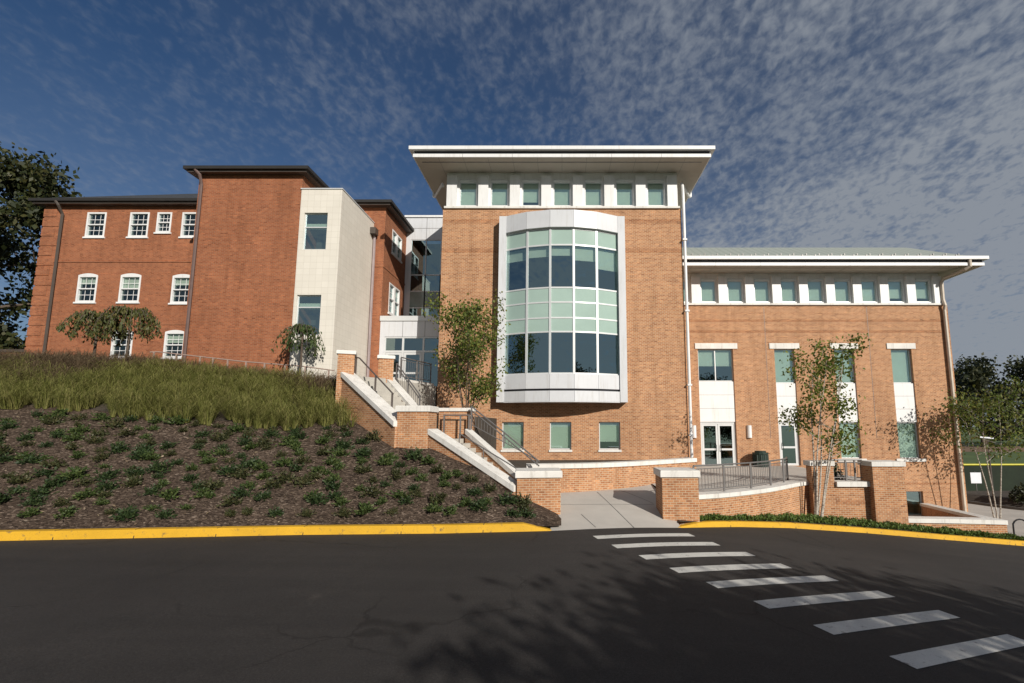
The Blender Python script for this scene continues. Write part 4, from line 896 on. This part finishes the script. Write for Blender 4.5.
mb = MB(); mb.box(11.12, 12.34, 17.17, 18.0, 1.222, 1.39); mb.build('coping', STONE, W3)
gwall('lowest brick wall by the kerb around the sunken basement window well', [(12.32, 17.3), (14.2, 17.26), (15.8, 17.25)], [(12.32, 17.65), (14.2, 17.62), (15.8, 17.6)], -2.2, [-0.60, -0.62, -0.66], 0.15)
gwall('sloping side wall of the sunken basement window well with white coping', [(19.2, 25.4), (15.9, 17.75)][::-1], [(18.85, 25.4), (15.55, 17.75)][::-1], -2.3, [-0.70, -1.38], 0.13)

# ------------------------------------------------------------------ railings
def railing(label, pts, zb, zt, post_i, nbal, cat='railing', mat=STEEL, two=False, bars=True, r=0.026, lower=0.12, name='metal_railing', pr=0.026):
    t = thing(name, label, cat, (pts[0][0], pts[0][1], zb if not isinstance(zb, list) else zb[0]))
    k = len(pts); zb = zb if isinstance(zb, list) else [zb] * k; zt = zt if isinstance(zt, list) else [zt] * k
    mb = MB(); mb.tube([(p[0], p[1], z) for p, z in zip(pts, zt)], r, 8); mb.build('top_rail', mat, t)
    if two: mb = MB(); mb.tube([(p[0], p[1], z - 0.14) for p, z in zip(pts, zt)], r * 0.9, 8); mb.build('handrail', mat, t)
    if bars:
        mb = MB(); mb.tube([(p[0], p[1], z + lower) for p, z in zip(pts, zb)], 0.016, 6); mb.build('bottom_rail', mat, t)
    L = [0.0]
    for a, b in zip(pts, pts[1:]): L.append(L[-1] + math.hypot(b[0] - a[0], b[1] - a[1]))
    def at(s_):
        for i in range(k - 1):
            if s_ <= L[i + 1] + 1e-9:
                q = (s_ - L[i]) / max(1e-9, L[i + 1] - L[i]); m = lambda u, v: u + (v - u) * q
                return m(pts[i][0], pts[i + 1][0]), m(pts[i][1], pts[i + 1][1]), m(zb[i], zb[i + 1]), m(zt[i], zt[i + 1])
        return pts[-1][0], pts[-1][1], zb[-1], zt[-1]
    ps = [L[-1] * q for q in post_i]
    for s_ in ps:
        x, y, a, b = at(s_); mb = MB(); mb.bar((x, y, a - 0.05), (x, y, b - r * 0.5), pr * 2, pr * 2); mb.build('post', mat, t)
    for i in range(nbal):
        s_ = L[-1] * (i + 0.5) / nbal
        if any(abs(s_ - q) < 0.05 for q in ps): continue
        x, y, a, b = at(s_); mb = MB(); mb.tube([(x, y, a + lower), (x, y, b - (0.14 if two else 0.1))], 0.0085, 5, cap=False); mb.build('baluster', mat, t)
    if bars and not two:
        mb = MB(); mb.tube([(p[0], p[1], z - 0.10) for p, z in zip(pts, zt)], 0.014, 6); mb.build('upper_rail', mat, t)
    return t
rl = smooth([(4.02, 14.64), (4.92, 15.04), (5.86, 15.58), (6.86, 16.29), (7.80, 17.16), (8.42, 17.95), (8.72, 18.55)])
railing('long curved grey balustrade on the terrace wall in front of the double doors', rl, 0.63, 1.46, (0.0, 0.19, 0.40, 0.60, 0.80, 0.99), 52)
railing('short grey balustrade in the gap of the tall brick wall behind the birch', [(9.98, 17.7), (11.1, 17.7)], 0.66, 1.42, (0.02, 0.45, 0.75), 9)
s0, s1 = (-3.25, 16.95), (-0.75, 15.75)
railing('sloping guard rail on the far side of the lower stair flight', [s0, (-2.0, 16.35), s1], [2.6, 2.0, 1.4], [3.36, 2.45, 1.50], (0.0, 0.5, 0.97), 22, two=True)
hr = lambda a, b: [(a[0], a[1]), (b[0], b[1])]
railing('short guard rail in front of the landing wall at the head of the lower flight', [(-4.25, 16.95), (-3.3, 16.9)], 2.22, 3.05, (0.03, 0.65, 0.98), 0, bars=False)
railing('low handrail along the middle of the lower stair flight', [(-3.45, 15.95), (-1.2, 14.75)], [2.0, 0.75], [2.42, 1.25], (0.0, 0.4, 0.95), 0, bars=False, r=0.02, pr=0.015)
railing('dark sloping handrail on the left of the upper stair flight', [(-7.75, 17.45), (-7.55, 17.35), (-5.75, 16.0)], [4.4, 4.4, 2.7], [5.22, 5.18, 3.75], (0.02, 0.55, 0.98), 0, bars=False, mat=STEELD, r=0.028)
railing('sloping guard rail above the upper flight beside the glass entrance', [(-6.62, 18.7), (-5.2, 17.3)], [4.4, 2.9], [5.15, 3.75], (0.0, 0.5, 0.97), 13, two=True)
railing('level balustrade on the entry plaza edge in front of the glass entrance', [(-6.7, 19.4), (-6.05, 21.6)], 4.6, 5.5, (0.0, 0.5, 0.98), 16)
railing('low grey handrail along the ramp in front of the red brick block', [(-18.0, 20.3), (-17.7, 20.35), (-13.9, 20.35), (-11.3, 20.35), (-9.9, 20.3)], [4.75, 4.75, 4.45, 4.15, 4.1], [5.86, 5.88, 5.45, 5.24, 5.05], (0.02, 0.14, 0.27, 0.34, 0.42, 0.52, 0.62, 0.73, 0.84, 0.97), 0, bars=False, mat=plain('pinkish_rail', (0.34, 0.25, 0.21), 0.5), r=0.025)

# ------------------------------------------------------------------ small objects
for x, lab in ((7.08, 'white half-cylinder wall lamp between the tower downpipe and the double doors'), (10.05, 'white half-cylinder wall lamp right of the double doors above the bin')):
    t = thing('wall_lamp', lab, 'wall lamp', (x, WY, 2.3), 'wall lamps by the terrace doors')
    mb = MB(); pts = [(x + 0.13 * math.cos(a), WY - 0.03 - 0.15 * math.sin(a)) for a in [math.pi + i * math.pi / 8 for i in range(9)]]
    pts = [(x + 0.13 * math.cos(a), WY - 0.02 + 0.15 * math.sin(a)) for a in [math.pi + i * math.pi / 8 for i in range(9)]]
    mb.prism(pts, 2.02, 2.68); mb.build('lamp_shade', WHITE, t); mb = MB(); mb.box(x - 0.08, x + 0.08, WY - 0.018, WY - 0.001, 2.1, 2.6); mb.build('back_plate', ALU, t)
t = thing('litter_bin', 'dark green litter bin with domed lid on the terrace by the brick wall', 'bin', (10.35, 24.9, 0.55))
mb = MB(); c8 = [(10.35 + 0.36 * math.cos(a), 24.9 + 0.36 * math.sin(a)) for a in [i * math.pi / 6 for i in range(12)]]; mb.prism(c8, 0.55, 1.2)
for i in range(12):
    a = i * math.pi / 6; mb.bar((10.35 + 0.37 * math.cos(a + .26), 24.9 + 0.37 * math.sin(a + .26), 0.58), (10.35 + 0.37 * math.cos(a + .26), 24.9 + 0.37 * math.sin(a + .26), 1.17), 0.05, 0.02)
mb.build('bin_body', BINGREEN, t)
mb = MB(); mb.prism([(10.35 + 0.40 * math.cos(i * math.pi / 6), 24.9 + 0.40 * math.sin(i * math.pi / 6)) for i in range(12)], 1.2, 1.28); mb.prism([(10.35 + 0.28 * math.cos(i * math.pi / 6), 24.9 + 0.28 * math.sin(i * math.pi / 6)) for i in range(12)], 1.28, 1.36); mb.build('bin_lid', BINGREEN, t)
# ball-field fence with yellow cap, sign, lamp, bike rack
t = thing('field_fence', 'dark green sports field fence with a bright yellow top rail', 'fence', (26, 33, -2.1))
mb = MB(); mb.strip([(24.0, 33.0), (60, 33.6)], [(24.0, 33.03), (60, 33.63)], -2.15, -0.06); mb.build('windscreen', FENCEG, t)
mb = MB(); mb.tube([(24.0, 33, -0.02), (60, 33.6, -0.02)], 0.06, 8); mb.build('top_cap', FENCEY, t)
for i in range(13): mb = MB(); mb.tube([(24 + 3 * i, 33.1 + i * 0.05, -2.2), (24 + 3 * i, 33.1 + i * 0.05, -0.06)], 0.04, 6); mb.build('post', STEEL, t)
t = thing('notice_sign', 'white square notice sign on a thin post by the green fence', 'sign', (27.6, 32.0, -2.1))
mb = MB(); mb.box(27.25, 27.95, 32.0, 32.02, -1.15, -0.45); mb.build('sign_panel', SIGNW, t); mb = MB(); mb.tube([(27.6, 32.05, -2.2), (27.6, 32.05, -0.4)], 0.03, 6); mb.build('post', STEEL, t)
t = thing('street_lamp', 'slim lamp post with a flat white arm head behind the right birch', 'lamp', (25.3, 29, -2.0))
mb = MB(); mb.tube([(25.95, 29, -2.1), (25.95, 29, 1.95)], [0.05, 0.035], 7); mb.build('pole', STEELD, t); mb = MB(); mb.bar((25.35, 28.9, 1.98), (26.25, 29.0, 1.90), 0.18, 0.08); mb.build('lamp_head', SIGNW, t)
t = thing('bike_rack', 'black looped bike rack at the right end of the low brick wall', 'bike rack', (18.2, 19.6, -1.8))
for i in range(3):
    x = 17.55 + i * 0.85; y = 18.9 + 0.1 * i; zb = -1.78
    mb = MB(); mb.tube([(x, y, zb), (x, y, zb + 0.55)] + [(x + 0.3 - 0.3 * math.cos(a), y + 0.02, zb + 0.55 + 0.28 * math.sin(a)) for a in [i_ * math.pi / 8 for i_ in range(1, 8)]] + [(x + 0.6, y, zb + 0.55), (x + 0.6, y, zb)], 0.03, 7); mb.build('hoop', BLACKM, t)

# ------------------------------------------------------------------ vegetation
def rvec(): 
    while True:
        v = Vector((U(-1, 1), U(-1, 1), U(-1, 1)))
        if 0.05 < v.length < 1: return v
def make_tree(name, label, base, height, stems, leafmat_, barkmat, leaf_sz, nleaf, crown0, spread, lean=(0, 0), group=None, r0=None, clump=0.5, up=0.8, levels=2, sub=5, droop=0.0, flat=1.0):
    base = Vector(base); t = thing(name, label, 'tree', tuple(base), group)
    tr, lf_ = MB(), MB(); tips = []
    r0 = r0 or height * 0.018
    def limb(p, d, ln, r, lev):
        pts = [p.copy()]; q = p.copy(); dd = d.normalized(); n = 5
        for i in range(n):
            dd = (dd + rvec() * 0.16 + Vector((0, 0, up * 0.06 - droop * 0.1 * lev))).normalized(); q = q + dd * ln / n; pts.append(q.copy())
        tr.tube(pts, [max(0.004, r * (1 - 0.75 * i / n)) for i in range(n + 1)], 6 if lev < 2 else 4, cap=False)
        if lev < levels:
            for k in range(sub):
                f = U(0.35, 1.0); i = min(n - 1, int(f * n)); b = pts[i].lerp(pts[i + 1], f * n - i)
                a = U(0, 6.283); sd_ = Vector((math.cos(a), math.sin(a), U(-0.1, 0.5)))
                limb(b, dd * up + sd_ * 0.9, ln * U(0.38, 0.6), r * 0.5, lev + 1)
        if lev >= 1:
            for f in (0.45, 0.6, 0.75, 0.9, 1.0):
                i = min(n - 1, int(f * n)); tips.append(pts[i].lerp(pts[i + 1], f * n - i))
    for s_ in range(stems):
        a = 6.283 * s_ / stems + U(-0.4, 0.4); rad = 0.0 if stems == 1 else 0.10
        b = base + Vector((math.cos(a) * rad, math.sin(a) * rad, -0.15))
        top = base + Vector((lean[0] + math.cos(a) * spread * (0.0 if stems == 1 else 0.5), lean[1] + math.sin(a) * spread * (0 if stems == 1 else 0.5), height * U(0.86, 0.97)))
        n = 9; pts = []
        for i in range(n + 1):
            f = i / n; pts.append(b.lerp(top, f) + Vector((math.sin(f * 5 + s_) * 0.02 * height, math.cos(f * 4 + 2 * s_) * 0.015 * height, 0)) * f)
        rr = r0 * (1 if stems == 1 else 0.75)
        tr.tube(pts, [rr * (1 - 0.85 * i / n) * (1.35 if i == 0 else 1) for i in range(n + 1)], 8, cap=False)
        nb = max(5, int(sub * 2.2))
        for k in range(nb):
            f = crown0 + (0.97 - crown0) * (k + U(0, 0.8)) / nb; i = min(n - 1, int(f * n)); p = pts[i].lerp(pts[i + 1], f * n - i)
            an = k * 2.399 + U(-0.4, 0.4); prof = math.sin(math.pi * min(1, 0.18 + 0.82 * (f - crown0) / (1 - crown0))) ** 0.6
            ln = spread * (0.35 + 0.75 * prof) * U(0.7, 1.15)
            limb(p, Vector((math.cos(an), math.sin(an), up * U(0.35, 0.9))), ln, rr * (1 - 0.8 * f) * 0.6, 1)
        for f in (0.9, 0.96, 1.0): tips.append(b.lerp(top, f))
    for i in range(nleaf):
        gs = lambda q: max(-1.7 * q, min(1.7 * q, random.gauss(0, q)))
        p = random.choice(tips) + Vector((gs(clump), gs(clump), gs(clump * 0.7 * flat)))
        d = rvec() + Vector((0, 0, -0.5)); lf_.leaf(p, d, leaf_sz * U(0.6, 1.3), leaf_sz * U(0.45, 0.8))
    tr.build('trunk', barkmat, t, smooth=True, uv=False); lf_.build('crown', leafmat_, t, uv=False)
    return t
make_tree('oak_tree', 'large dark tree left of the red brick hall', (-44.2, 32.0, 5.3), 19.5, 1, LEAF_OAK, TRUNK, 0.42, 30000, 0.05, 7.2, clump=0.75, levels=2, sub=6, r0=0.42, up=0.6)
make_tree('birch_tree', 'slender young birch with white stems in front of the tall brick wall', (9.0, 17.05, -0.55), 6.6, 5, LEAF_BIRCH, BIRCH, 0.125, 3000, 0.36, 1.05, lean=(0.9, 0.1), clump=0.2, levels=2, sub=3, r0=0.05, up=0.9)
make_tree('birch_tree', 'leafy young birch growing by the tower left of the bay window', (-3.75, 18.7, 3.0), 4.4, 7, LEAF_TOWER, TRUNK, 0.13, 5200, 0.02, 1.6, clump=0.22, levels=2, sub=3, r0=0.03, up=1.5)
make_tree('birch_tree', 'multi-stemmed birch by the path right of the building corner', (21.3, 23.7, -2.0), 6.6, 3, LEAF_TOWER, BIRCH, 0.15, 2600, 0.50, 1.7, lean=(0.0, 0), clump=0.32, levels=2, sub=3, r0=0.045, up=0.7)
def weeping(label, base, h, rad, drop, lm, n=34, leaves=1500):
    base = Vector(base); t = thing('weeping_tree', label, 'tree', tuple(base), 'small weeping trees on the bank')
    tr, lf_ = MB(), MB(); top = base + Vector((U(-.05, .05), 0, h - 0.25))
    tr.tube([base - Vector((0, 0, 0.2)), base.lerp(top, 0.5) + Vector((0.03, 0, 0)), top], [0.06, 0.05, 0.04], 7, cap=False)
    arcs = []
    for k in range(n):
        a = k * 2.399; rr = rad * U(0.45, 1.05); z1 = U(0.1, 0.3); pts = []
        dr = drop * U(0.6, 1.1)
        for i in range(8):
            f = i / 7; x = rr * (1 - (1 - f) ** 1.8); z = z1 * math.sin(min(1, f * 1.6) * math.pi) * 0.9 - dr * max(0, f - 0.3) ** 1.5 * 1.7
            pts.append(top + Vector((math.cos(a) * x, math.sin(a) * x, z)))
        tr.tube(pts, [0.018 - 0.002 * i for i in range(8)], 4, cap=False); arcs.append(pts)
    for i in range(leaves):
        p = random.choice(arcs); f = U(1.2, 6.99); j = int(f); q = p[j].lerp(p[min(7, j + 1)], f - j) + rvec() * 0.12
        lf_.leaf(q, Vector((U(-.5, .5), U(-.5, .5), -1)), U(0.1, 0.2), U(0.05, 0.085))
    tr.build('trunk', TRUNK, t, smooth=True, uv=False); lf_.build('crown', lm, t, uv=False)
weeping('small weeping tree in front of the brick hall, the left one of the touching pair', (-20.35, 20.2, 5.0), 2.6, 1.12, 1.0, LEAF_WEEP, 34, 1700)
weeping('small weeping tree in front of the brick hall, the right one of the touching pair', (-18.75, 20.0, 4.9), 2.85, 1.15, 1.1, LEAF_WEEP, 34, 1800)
weeping('lone small weeping tree in front of the cream clad corner', (-11.25, 20.0, 4.2), 2.8, 0.98, 1.0, LEAF_WEEPG, 26, 850)
# far trees beyond the field
for i, (x, y, h, s_) in enumerate(((92, 104, 15.5, 6.5), (101, 112, 19, 7), (108, 104, 21, 7.5), (118, 110, 24, 8), (84, 118, 15, 6), (127, 112, 19, 8), (96, 124, 19, 7), (140, 116, 22, 9), (112, 126, 21, 8))):
    lab = ['dark tree beyond the field close to the building corner', 'dark rounded tree beyond the field behind the right birch', 'broad dark tree beyond the field near the picture edge', 'tallest dark tree beyond the field, at the right edge', 'low dark tree beyond the field, half hidden by the building', 'dark tree beyond the field, outermost at the right', 'dark tree in the second row beyond the field, on its left', 'big dark tree beyond the field, farthest right', 'dark tree in the second row beyond the field, on its right'][i]
    make_tree('field_tree', lab, (x, y, -2.2), h, 1, LEAF_FAR, TRUNK, 0.95, 2600, 0.10, s_, clump=1.3, levels=2, sub=4, r0=0.35, up=0.5, group='trees beyond the sports field')
# trees behind the photographer: they shade the near road
for x, y, h, s_, lab in ((14.6, -9.5, 11.0, 4.3, 'leafy street tree behind the photographer shading the crosswalk'), (12.2, -10.5, 10.9, 4.2, 'leafy street tree straight behind the photographer shading the near road'), (22.0, -9.0, 9.4, 3.6, 'leafy street tree behind the photographer at far right')):
    make_tree('street_tree', lab, (x, y, zr(x) + 0.1), h, 1, LEAF_OAK, TRUNK, 0.28, 9500, 0.2, s_, clump=0.6, levels=2, sub=5, r0=0.16, up=0.6, group='street trees across the road')

# low evergreen shrubs on the mulch
def shrub_mesh(seed):
    random.seed(seed); mb = MB()
    for k in range(34):
        a = U(0, 6.283); el = U(0.1, 1.45); ln = U(0.14, 0.33); d = Vector((math.cos(a) * math.cos(el), math.sin(a) * math.cos(el), math.sin(el))); p = Vector((U(-.06, .06), U(-.06, .06), 0.0))
        for j in range(9):
            q = p + d * ln * (0.25 + 0.75 * j / 8) + rvec() * 0.03
            mb.leaf(q, d + rvec() * 0.9, U(0.06, 0.115), U(0.035, 0.06))
    return mb
protos = []
SPOT = []
random.seed(11)
d_ = 0
rows_ = 12
for r_i in range(rows_):
    f = (r_i + 0.45) / rows_
    x = -17.4 + (0.35 if r_i % 2 else 0)
    while x < -0.5:
        jx, jf = x + U(-0.2, 0.2), f + U(-0.03, 0.03)
        k = kd(jx) + 0.45; y = k + (min(lim(jx), 16.0) - k) * jf
        if jx > -8.3: 
            yl = interp(CHEEK, jx) - 0.22
            if y > yl: x += 0.69; continue
        if R() > 0.05: SPOT.append((jx, y))
        x += 0.69 + U(-0.06, 0.1)
random.shuffle(SPOT); SPOT = SPOT[:292]
for i, (x, y) in enumerate(SPOT):
    z = bank(x, y) + 0.0
    if i < 6:
        mb = shrub_mesh(100 + i); o = mb.build('low_shrub', (LEAF_SHRUB, SHRUB2, SHRUB3)[i % 3], uv=False); protos.append(o)
        tag(o, 'low dark evergreen shrub planted in the mulch bank above the yellow kerb', 'shrub', 'low evergreen shrubs on the mulch bank')
    else:
        o = protos[i % 6].copy(); col.objects.link(o)
    random.seed(500 + i)
    o.location = (x, y, z); s_ = U(0.55, 1.08); o.scale = (s_ * U(0.9, 1.2), s_, s_ * U(0.75, 1.05)); o.rotation_euler = (0, 0, U(0, 6.28)); o.rotation_mode = 'XYZ'
random.seed(15)
lit = MB()
for i in range(2600):
    x = -18 + 17.6 * R(); k = kd(x) + 0.3; y = k + (lim(x) - k) * R()
    if x > -8.3 and y > interp(CHEEK, x) - 0.1: continue
    lit.leaf(Vector((x, y, bank(x, y) + 0.035 + 0.025 * math.sin(3.1 * x + 1.7 * y) * math.sin(2.3 * y - x))), Vector((U(-1, 1), U(-.6, .6), U(0, .5))), U(0.04, 0.11), U(0.015, 0.05))
o = lit.build('leaf_litter', leafmat('litter', [(0.15, (0.05, 0.035, 0.025)), (0.6, (0.15, 0.11, 0.075)), (0.95, (0.32, 0.25, 0.15))], 0.0, 3), uv=False); o['kind'] = 'stuff'; tag(o, 'dead leaves and bark chips scattered over the mulch bank', 'leaf litter')
random.seed(21)
# ornamental grass, uncountable: two sheets of blades
def blades(mb, x, y, z, n, h, sp, w):
    for k in range(n):
        a = U(0, 6.283); hh = h * U(0.65, 1.15); out = sp * U(0.25, 1.1); ca, sa = math.cos(a), math.sin(a)
        bx, by = x + ca * 0.06, y + sa * 0.06
        pts = [(0, 0), (0.30 * out, 0.60 * hh), (0.75 * out, 0.92 * hh), (1.25 * out, 0.86 * hh - 0.25 * out)]
        o = len(mb.v)
        for i, (r_, zz_) in enumerate(pts):
            ww = w * (1.0, 0.9, 0.6, 0.12)[i]
            mb.v.append((bx + ca * r_ - sa * ww, by + sa * r_ + ca * ww, z + zz_)); mb.v.append((bx + ca * r_ + sa * ww, by + sa * r_ - ca * ww, z + zz_))
        for i in range(3): mb.f.append((o + 2 * i, o + 2 * i + 1, o + 2 * i + 3, o + 2 * i + 2))
g1, g2 = MB(), MB()
x = -30.0
cnt = 0
for i in range(1650):
    x = -27 + 21.5 * R(); y0 = lim(x) - 0.05; y1 = 19.3
    y = y0 + (y1 - y0) * R()
    if x > -8.4 and y > interp(CHEEK, x) - 0.3: continue
    if x > -8.6 and y > 17.3: continue
    f = (y - y0) / (y1 - y0); z = bank(x, y)
    dry = f + 0.25 * math.sin(x * 0.9) * math.cos(x * 0.37) > (0.55 if x < -15 else 0.85) + U(-.18, .18)
    blades(g2 if dry else g1, x, y, z, 44, (0.66 if dry else 0.72) * U(0.7, 1.25), 0.70 * U(0.8, 1.2), 0.0065)
for i in range(500):
    x = -30 + 19 * R(); y = U(19.3, 21.0 if x > -17.3 else 23.6)
    if x > -17.4 and y > 19.9: continue
    blades(g2, x, y, plateau_z(x, max(19.6, y)), 16, 0.6, 0.3, 0.0085)
o = g1.build('fountain_grass', GRASS_G, uv=False); o['kind'] = 'stuff'; tag(o, 'green arching fountain grass on the upper bank', 'grass')
o = g2.build('dry_grass', GRASS_D, uv=False); o['kind'] = 'stuff'; tag(o, 'brownish dry grass at the crest of the bank below the brick hall', 'grass')
# ground cover along the right kerb
gc = MB()
for i in range(8200):
    x = 3.75 + 12.6 * R() ** 0.95; y0 = kd(x) + 0.24; y1 = min(y0 + 1.1, interp([(3.9, 14.3), (8.6, 17.4), (12.4, 17.35), (17.2, 17.2)], x))
    if y1 < y0 + 0.05: continue
    y = U(y0, y1); z = zr(x) + 0.13 + 0.11 * R() * (0.6 + 0.6 * math.sin(x * 3.1) ** 2)
    gc.leaf(Vector((x, y, z)), rvec() + Vector((0, 0, 0.7)), U(0.07, 0.14), U(0.035, 0.06))
o = gc.build('ground_cover', COVER, uv=False); o['kind'] = 'stuff'; tag(o, 'low green ground cover between the right yellow kerb and the brick walls', 'ground cover')
# shrub at foot of the young birch on the terrace, shrubs in the right bed
def bush(label, c, r, n, lm, grp=None, sz=0.13):
    mb = MB(); t = tag(None or bpy.data.objects.new('bush', None), label, 'shrub', grp); col.objects.link(t); t.location = c; ORG[t.name] = c; C_ = Vector(c); st = MB()
    for k in range(12):
        v = rvec().normalized(); v.z = abs(v.z); st.tube([C_, C_ + Vector((v.x * r * .7, v.y * r * .7, v.z * r * 1.0))], [0.015, 0.005], 4, cap=False)
    for i in range(n):
        v = rvec(); v.z = abs(v.z); mb.leaf(C_ + Vector((v.x * r, v.y * r, v.z * r * 1.3)), rvec(), sz * U(.7, 1.2), sz * .5)
    st.build('stems', TRUNK, t, uv=False); mb.build('foliage', lm, t, uv=False)
bush('dark bushy shrub behind the birch stems below the second tall window', (10.6, 19.2, 0.55), 0.6, 700, LEAF_SHRUB)
for i, (x, y) in enumerate(((26.6, 27.6), (28.6, 27.0), (30.8, 26.6))):
    bush('dark mounded shrub in the curved bed at the right, ' + ('nearest the path', 'in the middle of the bed', 'outermost of the bed')[i], (x, y, -1.65), 0.75, 700, LEAF_FAR, 'shrubs in the curved bed', 0.2)
